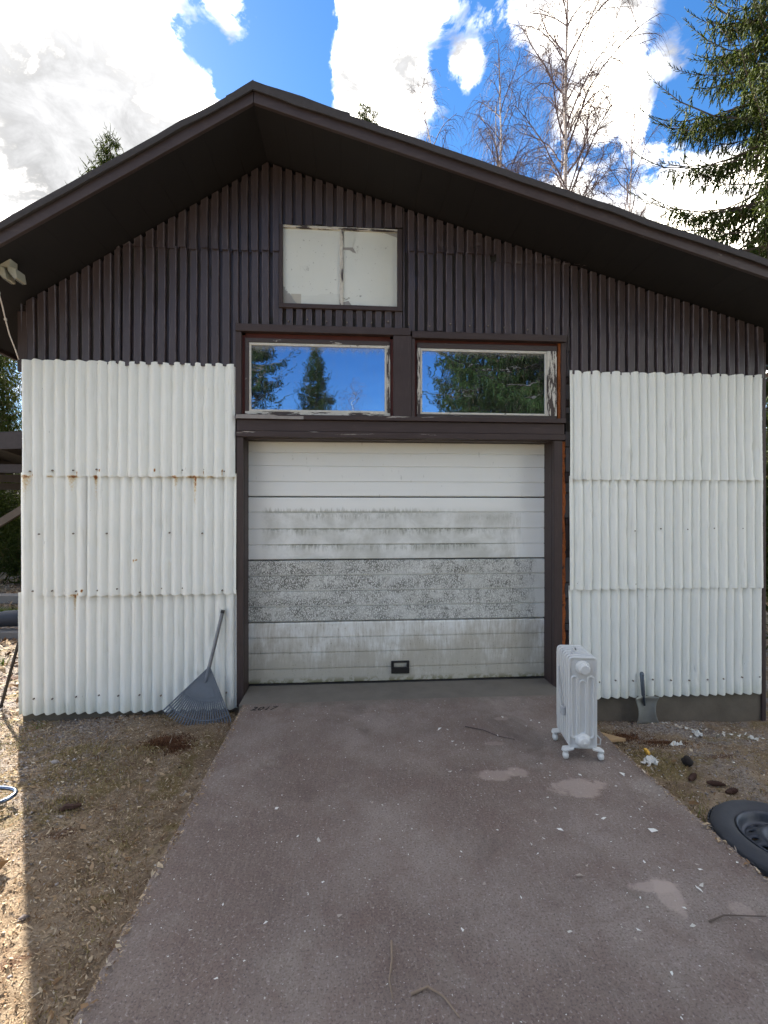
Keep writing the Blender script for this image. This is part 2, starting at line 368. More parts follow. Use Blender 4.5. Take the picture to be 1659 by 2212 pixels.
def glass_fn(nt, b):
    o = nt.obj()
    P(nt, b, (0.36, 0.54, 0.80), 0.012, 1.0, nt.bump(nt.noise(nt.mapv(o, (1, 1, 1.8)), 3.2, 3, .45), .06, .02))
    g2 = nt.node('ShaderNodeBsdfPrincipled', {'Base Color': (0.006, 0.007, 0.006), 'Roughness': .03, 'Transmission Weight': .3})
    mxx = nt.node('ShaderNodeMixShader', {0: .55, 1: g2.outputs[0], 2: b.outputs[0]})
    dust = nt.node('ShaderNodeBsdfDiffuse', {'Color': (0.32, 0.31, 0.28)}); x, y, z = nt.xyz(o)
    film = nt.m('MULTIPLY', nt.ss(nt.noise(nt.mapv(o, (14, 1, 2.5)), 2.0, 6, .7), .45, .8), .16)
    top = nt.m('MULTIPLY', nt.ss(nt.m('ADD', z, nt.m('MULTIPLY', nt.noise(nt.mapv(o, (9, 1, 3)), 3, 4, .6), .10)), 2.87, 2.95), .5)
    mx2 = nt.node('ShaderNodeMixShader', {0: nt.m('ADD', nt.m('ADD', film, top), .02), 1: mxx.outputs[0], 2: dust.outputs[0]})
    out = [n for n in nt.n if n.type == 'OUTPUT_MATERIAL'][0]; nt.l.new(mx2.outputs[0], out.inputs['Surface'])
GLASS = mat('reflecting_glass', glass_fn)

# ------------------------------------------------------------------ garage
XL, XR = -2.60, 3.735; DEP = 7.0
RX, RZ = -0.66, 4.478                       # ridge line: x and top of fascia
SLL, SLR = 0.634, 0.283
def roof_top(x): return RZ - (SLL * (RX - x) if x < RX else SLR * (x - RX))
garage = empty('garage', (0, 0, 0))
tag(garage, 'weathered garage with brown gable, white corrugated walls and pale roller-panel door', 'garage')
FY = -0.57                                  # front of the verge

# wall core (boards behind the sheets)
def wall_box(name, x0, x1, z0, z1, y0=.03, y1=.16, m=INT): return build(name, MB().box(x0, x1, y0, y1, z0, z1), m, garage)
def gable_core():
    mb = MB()
    def seg(x0, x1, zb):
        mb.prism([(x0, .03, zb), (x1, .03, zb), (x1, .03, roof_top(x1) - .115), (x0, .03, roof_top(x0) - .115)], (0, .13, 0))
    seg(XL, -0.93, -.6); seg(-0.93, RX, 3.03); seg(RX, -0.56, 3.03); seg(0.46, 1.90, 3.03); seg(1.905, XR, -.6)
    mb.box(-0.555, 0.455, .03, .16, 3.03, 3.185)
    mb.prism([(-0.555, .03, 3.88), (0.455, .03, 3.88), (0.455, .03, roof_top(.455) - .115), (-0.555, .03, roof_top(-.555) - .115)], (0, .13, 0))
    return mb
build('front_wall', gable_core(), INT, garage)
build('side_wall', MB().box(XL + .01, XL + .13, .165, DEP, -.6, 3.12), plain('side_board', (0.05, 0.04, 0.04), .8, var=.3), garage)
build('side_wall', MB().box(XR - .13, XR - .01, .165, DEP, -.6, 3.0), MATS['side_board'], garage)
rb = MB(); rb.prism([(XL, DEP, -.6), (XR, DEP, -.6), (XR, DEP, roof_top(XR) - .2), (RX, DEP, RZ - .2), (XL, DEP, roof_top(XL) - .2)], (0, .12, 0))
build('rear_wall', rb, MATS['side_board'], garage)
build('plinth', MB().box(XL + .012, -.86, .022, .10, -.7, -.05), CONC, garage)
pb = MB(); pb.box(1.80, XR - .02, .018, .10, -.7, -.05); build('plinth', pb, CONC, garage)
build('ceiling', MB().box(XL + .13, XR - .13, .165, DEP, 2.98, 3.0), INT, garage)

# corrugated sheets
def sheet(name, x0, x1, zb, zt, y0, m, kind, lam, phase=0.0, rust=None, nz=None, tilt=0.0, jag=.0, seed=0, taper=(0, 0)):
    r = np.random.default_rng(seed + 11)
    n = max(2, int((x1 - x0) / lam * (14 if kind == 'sin' else 22 if kind == 'tight' else 44)))
    nz = nz or 10
    xs = np.linspace(x0, x1, n + 1)
    pw = xs / lam + phase + .10 * np.sin(xs * 4.3 + seed * 1.7) + .07 * np.sin(xs * 11.0 + seed)
    ph = pw % 1.0
    if kind == 'sin': prof = -0.0150 * (2 * np.abs(np.sin(np.pi * ph)) ** 1.2 - 1)
    elif kind == 'tight': prof = -0.0165 * (2 * np.abs(np.sin(np.pi * ph)) ** 0.72 - 1)
    else:
        t = np.abs(ph - .5) * 2        # 0 centre of rib, 1 centre of valley
        prof = -0.0205 * (1 - 2 * np.clip((t - .60) / .10, 0, 1)) * (1 + .12 * np.sin(xs * 3.7 + seed))
    zbx = np.array([zb(x) if callable(zb) else zb for x in xs]); ztx = np.array([zt(x) if callable(zt) else zt for x in xs])
    # hand-cut edges, one jog for each rib
    ribs = np.floor(pw).astype(int); jg = r.normal(0, jag, ribs.max() - ribs.min() + 1)[ribs - ribs.min()]
    zbx = zbx + jg + .0035 * np.cos(2 * np.pi * ph)
    u = np.linspace(0, 1, nz + 1)
    Z = zbx[None] * (1 - u[:, None]) + ztx[None] * u[:, None]
    X = np.repeat(xs[None], nz + 1, 0) + taper[0] * (1 - u[:, None]) * ((x1 - xs) / (x1 - x0))[None] + taper[1] * (1 - u[:, None]) * ((xs - x0) / (x1 - x0))[None]
    dent = .006 * np.sin(xs * 2.3 + seed) [None] * np.sin(u * 3.1 + seed)[:, None] + r.normal(0, .0006, Z.shape)
    for _ in range(int(26 * (x1 - x0))):
        cx, cz, rs, am = r.uniform(x0, x1), r.uniform(0, 1), r.uniform(.012, .04), r.normal(0, .005)
        dent = dent + am * np.exp(-(((xs - cx) / rs) ** 2)[None] - (((u - cz) / (rs * 1.6)) ** 2)[:, None])
    Y = y0 + prof[None] + dent - tilt * (1 - u[:, None])
    A = np.stack([X, Y, Z], -1).reshape(-1, 3); B = A + np.array([0, .0022, 0])
    w_ = n + 1; idx = np.arange((nz + 1) * w_).reshape(nz + 1, w_)
    Q = np.stack([idx[:-1, :-1], idx[:-1, 1:], idx[1:, 1:], idx[1:, :-1]], -1).reshape(-1, 4)
    off = len(A); Qb = Q[:, ::-1] + off
    rimi = np.concatenate([idx[0], idx[1:, -1], idx[-1, -2::-1], idx[-2:0:-1, 0]])
    nxt = np.roll(rimi, -1)
    nr = len(rimi); k_ = np.arange(nr); kn = np.roll(k_, -1); o2 = 2 * off
    Qr = np.stack([o2 + k_, o2 + nr + k_, o2 + nr + kn, o2 + kn], -1)
    me = np_mesh(name, np.vstack([A, B, A[rimi], B[rimi]]), np.vstack([Q, Qb, Qr]))
    if rust is not None:
        ra = np.zeros(len(A))
        for (rx, rz, wd, ln, st) in rust:
            d = (rz - A[:, 2]); k = np.where(d >= 0, np.exp(-d / max(ln, 1e-3)), np.exp(d / .006))
            ra = np.maximum(ra, st * k * np.exp(-((A[:, 0] - rx) / (wd * (1 + .0 * d))) ** 2))
        at = me.attributes.new('rust', 'FLOAT', 'POINT'); at.data.foreach_set('value', np.concatenate([ra, ra, ra[rimi], ra[rimi]]).astype(np.float32))
    if kind == 'trap':      # mask for the highlight painted along the rib edges
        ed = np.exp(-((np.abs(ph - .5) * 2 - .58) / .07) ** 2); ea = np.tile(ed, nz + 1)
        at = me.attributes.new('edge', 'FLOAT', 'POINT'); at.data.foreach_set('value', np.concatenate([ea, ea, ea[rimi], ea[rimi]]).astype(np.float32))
    o = link(name, me, m, garage, smooth=(kind != 'trap'))
    if kind != 'sin':
        pass
    return o
LAM = 0.0835
def xw(px, py=1028): # photo column to wall x (used while measuring)
    u = (px - 829.5) / 1040; s, c = math.sin(R(4.35)), math.cos(R(4.35)); return 4.05 * (s + u * c) / (c - u * s)
rust1 = [(-2.56, 1.787, .05, .012, .9), (-2.50, 1.80, .006, .02, .9), (-2.37, 1.787, .02, .008, .7), (-2.19, 1.787, .045, .012, .9), (-2.155, 1.82, .005, .03, 1.2), (-2.02, 1.787, .012, .03, 1.1), (-1.98, 1.835, .006, .010, 1.5),
         (-1.40, 1.787, .03, .012, 1.0), (-1.25, 1.787, .06, .008, 1.0), (-1.235, 1.787, .006, .10, 1.1), (-1.12, 1.787, .03, .006, .8), (-1.55, 1.84, .006, .012, 1.3), (-1.02, 1.84, .004, .04, 1.0), (-1.17, 1.83, .004, .03, .9),
         (-2.015, 1.785, .006, .07, .5), (-1.39, 1.78, .02, .12, .42), (-2.2, 1.78, .03, .14, .38), (-2.55, 1.78, .04, .18, .42), (-1.24, 1.78, .02, .28, .45), (-2.02, 1.78, .010, .22, .4), (-1.75, 1.79, .5, .004, .35)]
rust2 = [(-2.155, .845, .006, .012, 1.3), (-2.19, .832, .03, .006, 1.0), (-2.19, .83, .005, .05, .8), (-2.19, .82, .012, .22, .42), (-1.8, .832, .5, .004, .3), (-2.12, .87, .008, .010, 1.4), (-1.72, 1.11, .006, .012, 1.3), (-1.70, 1.114, .012, .003, 1.0), (-1.72, 1.10, .006, .06, .3)]
YW = -0.002
# white, left: three rows of two sheets
RL = LAM
for (za, zb_, cut, rz, yo) in [(1.785, 2.715, -2.11, rust1, 0.014), (0.828, 1.815, -2.05, rust1 + rust2, 0.007), (-0.118, 0.858, -1.53, rust2, 0.0)]:
    top_row = za > 1.5
    tp = (-.03, 0.0)
    e0 = {1.785: -2.575, 0.828: -2.597, -0.118: -2.615}[za]; e1 = {1.785: -.918, 0.828: -.908, -0.118: -.905}[za]
    sheet('corrugated_sheet', e0, cut, za, (lambda x: 2.713 + .004 * math.sin(x * 40)) if top_row else zb_, YW - yo, WHITE, 'sin', LAM, .1, rz, 90, jag=.001, tilt=.007 * (za > .5), seed=int(za * 10))
    sheet('corrugated_sheet', cut - .03, e1, za, (lambda x: 2.713 + .004 * math.sin(x * 40)) if top_row else zb_, YW - yo - .004, WHITE, 'sin', LAM, .1, rz, 90, jag=.001, tilt=.007 * (za > .5), seed=int(za * 10) + 3)
for (za, zb_, cut, yo) in [(1.778, 2.718, 2.86, 0.014), (0.825, 1.81, 2.93, 0.007), (-0.127, 0.86, 3.10, 0.0)]:
    top_row = za > 1.5
    sheet('corrugated_sheet', 1.912, cut, za, (lambda x: 2.718 + .006 * math.sin(x * 33)) if top_row else zb_, YW - yo, WHITE, 'tight', LAM, .55, [(2.0, 2.0, .001, .001, 0)], 50, jag=.002, tilt=.007 * (za > .5), seed=int(za * 10) + 5)
    sheet('corrugated_sheet', cut - .03, 3.705, za, (lambda x: 2.716 + .006 * math.sin(x * 33)) if top_row else zb_, YW - yo - .004, WHITE, 'tight', LAM, .55, [(2.0, 2.0, .001, .001, 0)], 50, jag=.002, tilt=.007 * (za > .5), seed=int(za * 10) + 8)
# brown gable sheets
LD = 0.0850
ut = lambda x: roof_top(x) - .098
lowt = lambda x: min(3.665, roof_top(x) - .098)
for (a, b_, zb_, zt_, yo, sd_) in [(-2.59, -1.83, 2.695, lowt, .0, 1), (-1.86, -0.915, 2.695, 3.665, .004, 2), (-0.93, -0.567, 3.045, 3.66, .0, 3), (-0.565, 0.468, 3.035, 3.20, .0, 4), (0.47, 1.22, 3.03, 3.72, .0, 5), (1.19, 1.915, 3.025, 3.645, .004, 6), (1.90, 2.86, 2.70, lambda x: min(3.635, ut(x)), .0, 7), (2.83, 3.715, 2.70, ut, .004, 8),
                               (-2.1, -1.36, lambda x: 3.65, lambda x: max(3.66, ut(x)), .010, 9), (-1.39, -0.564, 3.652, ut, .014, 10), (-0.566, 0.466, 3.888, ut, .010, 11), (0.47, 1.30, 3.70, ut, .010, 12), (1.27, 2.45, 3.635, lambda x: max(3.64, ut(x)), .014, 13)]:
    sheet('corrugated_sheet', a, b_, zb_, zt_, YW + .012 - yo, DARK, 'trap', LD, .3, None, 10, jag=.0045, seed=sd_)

# roof: two slopes, verge boards, soffit boards
EL, ER = -3.02, 4.25
def slope(x0, x1, dz0, dz1, y0, y1):
    return MB().prism([(x0, y0, roof_top(x0) + dz0), (x1, y0, roof_top(x1) + dz0), (x1, y0, roof_top(x1) + dz1), (x0, y0, roof_top(x0) + dz1)], (0, y1 - y0, 0))
rf = build('roof', slope(EL - .03, RX, .0, .035, FY - .045, DEP + .5), FELT, garage, bevel=.004)
rf2 = build('roof', slope(RX, ER + .03, .0, .035, FY - .045, DEP + .5), FELT, garage, bevel=.004)
def cap(x0, x1, y0, n=14):
    mb = MB(); xs = np.linspace(x0, x1, n)
    r = np.random.default_rng(5); zz = [roof_top(x) + .038 + .004 * r.normal() for x in xs]
    for i in range(n - 1):
        mb.prism([(xs[i], y0, zz[i]), (xs[i + 1], y0, zz[i + 1]), (xs[i + 1], y0, zz[i + 1] + .03), (xs[i], y0, zz[i] + .03)], (0, 4, 0))
    return mb
build('ridge_felt', cap(-0.85, RX, FY - .03, 5), FELT, rf); build('ridge_felt', cap(RX, 0.02, FY - .03, 9), FELT, rf2)
# thin ragged felt edge along the verge
def drip(x0, x1, n, seed):
    mb = MB(); r = np.random.default_rng(seed); xs = np.linspace(x0, x1, n); k = np.cumsum(r.normal(0, .003, n)); k -= np.linspace(k[0], k[-1], n)
    for i in range(n - 1):
        z0, z1 = roof_top(xs[i]) + .006 + k[i], roof_top(xs[i + 1]) + .006 + k[i + 1]
        mb.prism([(xs[i], FY - .052, z0 - .02), (xs[i + 1], FY - .052, z1 - .02), (xs[i + 1], FY - .052, z1 + .03), (xs[i], FY - .052, z0 + .03)], (0, .012, 0))
    return mb
build('felt_edge', drip(EL, RX, 30, 1), FELT, rf); build('felt_edge', drip(RX, ER, 50, 2), FELT, rf2)
FASC = mat('verge_board_paint', dark_wood_fn((3, 20, 12), .70))
build('verge_board', slope(EL, RX - .0015, -.088, -.003, FY - .028, FY), FASC, garage, bevel=.003)
build('verge_board', slope(RX + .0015, ER, -.088, -.003, FY - .028, FY), FASC, garage, bevel=.003)
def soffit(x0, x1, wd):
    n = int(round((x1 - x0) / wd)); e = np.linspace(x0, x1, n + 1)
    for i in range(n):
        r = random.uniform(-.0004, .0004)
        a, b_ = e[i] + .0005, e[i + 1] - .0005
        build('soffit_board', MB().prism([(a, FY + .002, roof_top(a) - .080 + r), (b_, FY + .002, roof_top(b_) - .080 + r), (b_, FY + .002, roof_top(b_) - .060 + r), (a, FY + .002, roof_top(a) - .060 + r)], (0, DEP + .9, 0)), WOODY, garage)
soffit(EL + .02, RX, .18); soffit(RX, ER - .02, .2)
build('eave_board', MB().box(EL - .012, EL + .016, FY, DEP + .4, roof_top(EL) - .10, roof_top(EL) - .002), WOODH2, garage)
build('eave_board', MB().box(ER - .016, ER + .012, FY, DEP + .4, roof_top(ER) - .10, roof_top(ER) - .002), WOODH2, garage)
# corner posts and trims
build('corner_board', MB().box(XL - .02, XL + .055, -.006, .02, 2.62, 3.10), WOODV, garage, bevel=.003)
build('corner_board', MB().box(3.712, 3.748, .0, .12, -.75, 3.02), WOODV, garage, bevel=.003)

# ---- upper window band and door surround
def bd(name, x0, x1, y0, y1, z0, z1, m, parent=garage, bev=.003): return build(name, MB().box(x0, x1, y0, y1, z0, z1), m, parent, bevel=bev)
bd('head_board', -.915, .53, -.030, .03, 2.985, 3.046, WOODH2)
bd('head_board', .545, 1.885, -.034, .03, 2.965, 3.022, WOODH2)
bd('mullion_board', .385, .539, -.026, .03, 2.29, 2.982, WOODV); bd('mullion_strip', .541, .567, -.022, .03, 2.29, 2.962, WOODV)
bd('side_board', -.915, -.868, -.020, .03, 2.30, 2.982, WOODV)
bd('side_board', 1.848, 1.888, -.012, .03, 2.30, 2.962, WOODV)
bd('sill_board', -.912, 1.872, -.050, .03, 2.262, 2.300, WOODH)
bd('lintel_board', -.905, 1.868, -.024, .03, 2.168, 2.259, WOODH2)
bd('lintel_board', -.905, 1.872, -.036, .03, 2.118, 2.165, WOODH)
build('peeled_strip', MB().prism([(-.905, -.053, 2.264), (-.36, -.053, 2.262), (-.36, -.053, 2.288), (-.56, -.053, 2.286), (-.60, -.053, 2.297), (-.78, -.053, 2.294), (-.80, -.053, 2.298), (-.905, -.053, 2.294)], (0, .0028, 0)), plain('bare_grey_wood', (0.27, 0.25, 0.24), .85, var=.3, scale=20), garage)
def window(name, x0, x1, z0, z1, gx0, gx1, gz0, gz1, red_r, mats):
    wdw = bpy.data.objects.new(name, None); COL.objects.link(wdw); wdw.parent = garage
    # rebate lining set back behind the trim
    bd('rebate', x0 - .02, x0 + .022, .02, .10, z0, z1, REDW, wdw, 0); bd('rebate', x1 - .022, x1 + .02, .02 if not red_r else .008, .10, z0, z1, FOAM if red_r else REDW, wdw, 0)
    bd('rebate', x0 + .022, x1 - .022, .03, .10, z1 - .018, z1 + .02, REDW, wdw, 0)
    fx0, fx1 = x0 + .024, x1 - (.034 if red_r else .024)
    fz1 = z1 - .024
    bd('sash_rail', fx0, fx1, .006, .045, gz1 + .022, fz1, mats[0], wdw, .002); bd('sash_rail', fx0, fx1, .004, .045, z0 + .006, gz0 - .018, mats[1], wdw, .002)
    bd('sash_stile', fx0, gx0 - .018, .006, .045, gz0 - .018, gz1 + .022, mats[2], wdw, .002); bd('sash_stile', gx1 + .018, fx1, .006, .045, gz0 - .018, gz1 + .022, mats[3], wdw, .002)
    # glazing beads
    PUT = mat('pale_putty', sash_fn((6, 6, 6), .33))
    bd('glazing_bead', gx0 - .018, gx1 + .018, .012, .035, gz1, gz1 + .022, PUT, wdw, .004); bd('glazing_bead', gx0 - .018, gx1 + .018, .010, .035, gz0 - .018, gz0, PUT, wdw, .004)
    bd('glazing_bead', gx0 - .018, gx0, .012, .035, gz0, gz1, PUT, wdw, .004); bd('glazing_bead', gx1, gx1 + .018, .012, .035, gz0, gz1, PUT, wdw, .004)
    p = bd('pane', gx0 - .008, gx1 + .008, .022, .026, gz0 - .008, gz1 + .008, GLASS, wdw, 0)
    return wdw
wa = window('window', -.868, .385, 2.30, 2.965, -.795, .315, 2.352, 2.885, False, (SASHD, SASHH, SASHD, SASHV))
wb = window('window', .567, 1.848, 2.30, 2.962, .636, 1.710, 2.350, 2.872, True, (SASHD, SASHD, SASHV, SASHV))
wa['label'] = 'wide window mirroring blue sky and a spruce top'; wb['label'] = 'wide window mirroring a dark spruce, orange foam at its side'
# boarded gable window
gw = bpy.data.objects.new('gable_window', None); COL.objects.link(gw); gw.parent = garage; gw['label'] = 'small gable window blanked with grey panels'
def panel_fn(nt, b):
    o = nt.obj(); n = nt.noise(o, 4, 5, .6); n2_ = nt.noise(o, 1.9, 7, .6, .5)
    c = nt.mix(n, (0.62, 0.645, 0.605), (0.70, 0.715, 0.67))
    ck = nt.m('ABSOLUTE', nt.m('SUBTRACT', n2_, .5)); crack = nt.m('MULTIPLY', nt.ss(ck, .006, .001), nt.ss(nt.noise(o, 2.6, 3, .5), .52, .60))
    c = nt.mix(nt.m('MULTIPLY', crack, .8), c, (0.16, 0.16, 0.15))
    x, y, z = nt.xyz(o)
    d = nt.m('ADD', nt.m('ADD', nt.m('ADD', x, .53), nt.m('SUBTRACT', z, 3.22)), nt.m('MULTIPLY_ADD', nt.noise(o, 12, 4, .6), .25, -.125))
    c = nt.mix(nt.m('MULTIPLY', nt.ss(d, .17, .155), .8), c, (0.22, 0.215, 0.205))
    d2 = nt.m('ADD', nt.m('ADD', nt.m('SUBTRACT', .50, x), nt.m('SUBTRACT', 3.90, z)), nt.m('MULTIPLY_ADD', nt.noise(o, 6, 4, .6), .2, -.1))
    c = nt.mix(nt.m('MULTIPLY', nt.ss(d2, .13, .11), .7), c, (0.24, 0.21, 0.17))
    yel = nt.m('MULTIPLY', nt.ss(x, .1, .42), .35); c = nt.mix(yel, c, (0.42, 0.40, 0.31))
    sp = nt.ss(nt.noise(o, 45, 2, .5), .70, .74); c = nt.mix(nt.m('MULTIPLY', sp, .5), c, (0.2, 0.2, 0.18))
    P(nt, b, c, .55, normal=nt.bump(nt.m('ADD', n, nt.m('MULTIPLY', crack, -1.5)), .3, .01))
PAN = mat('grey_blank_panel', panel_fn)
bd('blank_panel', -.533, -.062, .012, .024, 3.222, 3.862, PAN, gw, 0); bd('blank_panel', -.036, .420, .012, .024, 3.222, 3.862, PAN, gw, 0)
FLK = plain('peeled_pale_layer', (0.62, 0.64, 0.60), .6, var=.08); UND = plain('grey_underlayer', (0.30, 0.29, 0.275), .7, var=.2)
def flake(pts, y, m, t=.0022): build('peeled_layer', MB().prism([(x_, y, z_) for x_, z_ in pts], (0, t, 0)), m, gw)
flake([(-.034, 3.855), (.055, 3.858), (.062, 3.80), (.048, 3.74), (.040, 3.725), (-.034, 3.722)], .0085, FLK); flake([(-.034, 3.727), (.042, 3.729), (.056, 3.71), (.075, 3.675), (.05, 3.685), (.02, 3.702), (-.034, 3.704)], .0100, UND)
flake([(-.531, 3.224), (-.42, 3.224), (-.455, 3.27), (-.475, 3.315), (-.515, 3.31), (-.531, 3.335)], .0098, UND); flake([(-.47, 3.318), (-.385, 3.318), (-.385, 3.226), (-.41, 3.226), (-.45, 3.275)], .0092, plain('stained_paper', (0.43, 0.41, 0.36), .8)); flake([(-.385, 3.305), (-.25, 3.31), (-.23, 3.325), (-.07, 3.33), (-.07, 3.226), (-.385, 3.226)], .0090, FLK)
flake([(.31, 3.858), (.418, 3.858), (.418, 3.825)], .0085, UND); flake([(-.034, 3.224), (.045, 3.224), (.01, 3.275), (-.034, 3.262)], .0095, UND)
bd('centre_bar', -.064, -.034, -.004, .022, 3.222, 3.868, mat('worn_bar', sash_fn((20, 12, 1.5), .42)), gw, .004)
bd('frame_rail', -.563, .462, -.030, .02, 3.188, 3.224, WOODH2, gw); bd('frame_rail', -.534, .428, -.008, .03, 3.862, 3.884, SASHH, gw)
bd('frame_stile', -.565, -.533, -.022, .02, 3.226, 3.882, WOODV, gw); bd('frame_stile', .421, .462, -.022, .02, 3.226, 3.882, WOODV, gw)
# door frame
bd('door_jamb', -.907, -.853, -.022, .03, -.10, 2.116, WOODV); bd('door_jamb', 1.778, 1.852, -.022, .03, -.05, 2.116, WOODV)
bd('door_reveal', -.905, -.851, .032, .26, -.10, 2.14, WOODV, garage, 0); bd('door_reveal', 1.776, 1.85, .032, .26, -.05, 2.14, WOODV, garage, 0); bd('door_reveal', -.851, 1.776, .032, .26, 2.112, 2.14, WOODH2, garage, 0)
# crumbling gap right of the door frame
fr = MB(); r = np.random.default_rng(2)
zs = np.linspace(-.1, 2.11, 70)
pr = [1.862 + .014 * r.random() for _ in zs]
for i in range(len(zs) - 1):
    fr.prism([(1.8525, -.012 + .008 * r.random(), zs[i]), (pr[i] + .014, -.006, zs[i]), (pr[i + 1] + .014, -.006, zs[i + 1]), (1.8525, -.010, zs[i + 1])], (0, .06, 0))
build('foam_filling', fr, FOAM, garage)
z = -.12
while z < 2.98:
    hh = random.choice([.06, .09, .14, .22]); x0 = 1.886 + random.uniform(0, .010)
    if not (2.12 < z < 2.3):
        bd('packing_block', x0, 1.93, .004 + random.uniform(0, .012), .05, z, z + hh - .012, STUD if random.random() < .6 else WOODV, garage, .003)
    z += hh
# garage door: four ribbed panels
def door_fn(nt, b):
    o = nt.obj(); x, y, z = nt.xyz(o)
    base = nt.mix(nt.noise(o, 2.5, 4, .6), (0.77, 0.785, 0.765), (0.83, 0.84, 0.82))
    fine = nt.noise(o, 70, 5, .7); vst = nt.noise(nt.mapv(o, (22, 1, 3.2)), 2.2, 6, .7, .25); blotch = nt.noise(nt.mapv(o, (1, 1, 1)), 3.2, 6, .66, .3)
    # section masks by height
    def band(a, b_): return nt.m('MULTIPLY', nt.ss(z, a - .003, a + .003), nt.ss(z, b_ + .003, b_ - .003))
    s1, s2, s3, s4 = band(1.63, 2.3), band(1.08, 1.63), band(.539, 1.08), band(-.2, .539)
    xin = nt.m('MULTIPLY', nt.ss(nt.m('ADD', x, nt.m('MULTIPLY', fine, .06)), -.74, -.64), nt.ss(nt.m('ADD', x, nt.m('MULTIPLY', vst, .5)), 1.85, 1.65))
    # slat-relative height (0 bottom, 1 top)
    fr_ = nt.m('FRACT', nt.m('DIVIDE', nt.m('SUBTRACT', z, .539), .1355))
    # s2: algae hanging below each rib
    dr = nt.m('MULTIPLY', nt.ss(nt.m('ADD', fr_, nt.m('MULTIPLY_ADD', vst, 1.0, -.5)), .45, 1.05), nt.ss(nt.m('ADD', vst, nt.m('MULTIPLY', fine, .5)), .62, .86))
    film = nt.m('MULTIPLY', nt.ss(blotch, .25, .65), .55)
    low2 = nt.ss(z, 1.56, 1.44)
    c = nt.mix(nt.m('MULTIPLY', nt.m('MULTIPLY', nt.m('MULTIPLY', s2, xin), low2), film), base, (0.30, 0.30, 0.25))
    edge = nt.m('MULTIPLY', nt.ss(fr_, .88, .97), nt.ss(nt.noise(nt.mapv(o, (14, 1, 6)), 3, 4, .6), .40, .56))
    lowf = nt.m('MULTIPLY_ADD', nt.ss(nt.noise(nt.mapv(o, (1.6, 1, 5)), 1.9, 4, .6), .38, .62), .9, .1)
    k2 = nt.m('MULTIPLY', nt.m('MULTIPLY', nt.m('MULTIPLY', s2, lowf), nt.m('MULTIPLY', xin, low2)), nt.m('MAXIMUM', nt.m('MULTIPLY', dr, .6), nt.m('MULTIPLY', edge, .7)))
    c = nt.mix(k2, c, (0.095, 0.105, 0.06))
    up2 = nt.m('MULTIPLY', nt.m('MULTIPLY', s2, nt.ss(z, 1.47, 1.50)), nt.m('MULTIPLY', nt.ss(nt.m('ADD', fr_, nt.m('MULTIPLY_ADD', vst, 1.3, -.65)), .32, .05), nt.ss(x, 1.2, .4)))
    c = nt.mix(nt.m('MULTIPLY', nt.m('MULTIPLY', up2, xin), .5), c, (0.26, 0.27, 0.22))
    # s1: faint scuffs
    sc = nt.m('MULTIPLY', s1, nt.ss(nt.noise(nt.mapv(o, (12, 1, 4)), 3, 5, .6), .66, .72)); c = nt.mix(nt.m('MULTIPLY', sc, .35), c, (0.36, 0.37, 0.35))
    # s3: dense black mildew network
    wv = nt.node('ShaderNodeVectorMath', {0: nt.mapv(o, (1, 1, .55)), 1: nt.node('ShaderNodeVectorMath', {0: nt.node('ShaderNodeTexNoise', {'Vector': o, 'Scale': 30.0, 'Detail': 2.0}).outputs['Color']}, operation='SCALE').outputs[0]}, operation='ADD')
    wv.inputs[1].links[0].from_node.inputs['Scale'].default_value = .03
    cell = nt.node('ShaderNodeTexVoronoi', {'Vector': wv.outputs[0], 'Scale': 78.0}, feature='DISTANCE_TO_EDGE').outputs['Distance']
    net = nt.ss(cell, .20, .07)
    patch = nt.ss(nt.noise(nt.mapv(o, (2.2, 1, 5)), 2.0, 5, .6, .5), .34, .58)
    dens = nt.ss(nt.m('ADD', nt.noise(nt.mapv(o, (5, 1, 3.2)), 2.6, 6, .7), nt.m('MULTIPLY', nt.ss(x, 1.4, -.6), .10)), .36, .56)
    mil = nt.m('MULTIPLY', nt.m('MULTIPLY', net, nt.m('MULTIPLY', nt.m('MULTIPLY_ADD', dens, .7, .3), nt.m('MULTIPLY_ADD', patch, .6, .4))), nt.ss(nt.m('ADD', x, nt.m('MULTIPLY', vst, .16)), 1.80, 1.72))
    topfree = nt.ss(fr_, .02, .10)
    c = nt.mix(nt.m('MULTIPLY', s3, nt.m('MULTIPLY_ADD', blotch, .6, .08)), c, (0.36, 0.355, 0.31))
    bare = nt.ss(nt.noise(nt.mapv(o, (9, 1, 3.5)), 2.2, 5, .6, .4), .66, .60)
    c = nt.mix(nt.m('MULTIPLY', nt.m('MULTIPLY', nt.m('MULTIPLY', s3, mil), topfree), nt.m('MULTIPLY_ADD', bare, .72, .1)), c, (0.065, 0.065, 0.050))
    # s4: brown green grime
    grm = nt.m('MULTIPLY', s4, nt.ss(nt.m('ADD', nt.m('ADD', nt.m('MULTIPLY', vst, .45), nt.m('MULTIPLY', blotch, .55)), nt.m('MULTIPLY', z, -.40)), .12, .48))
    c = nt.mix(nt.m('MULTIPLY', grm, .72), c, (0.31, 0.265, 0.185))
    sp4 = nt.m('MULTIPLY', s4, nt.ss(nt.m('ADD', nt.m('MULTIPLY', fine, .6), nt.m('MULTIPLY', vst, .4)), .56, .66)); c = nt.mix(nt.m('MULTIPLY', sp4, .6), c, (0.075, 0.07, 0.045))
    gr = nt.m('MULTIPLY', nt.ss(z, .07, .015), nt.ss(nt.noise(o, 16, 4, .6), .42, .56)); c = nt.mix(nt.m('MULTIPLY', gr, .7), c, (0.13, 0.125, 0.04))
    P(nt, b, c, .5, normal=nt.bump(nt.noise(nt.mapv(o, (3, 1, 30)), 6, 4, .6), .12, .004), spec=.35)
DOORM = mat('stained_door_skin', door_fn)
door = bpy.data.objects.new('garage_door', None); COL.objects.link(door); door.parent = garage
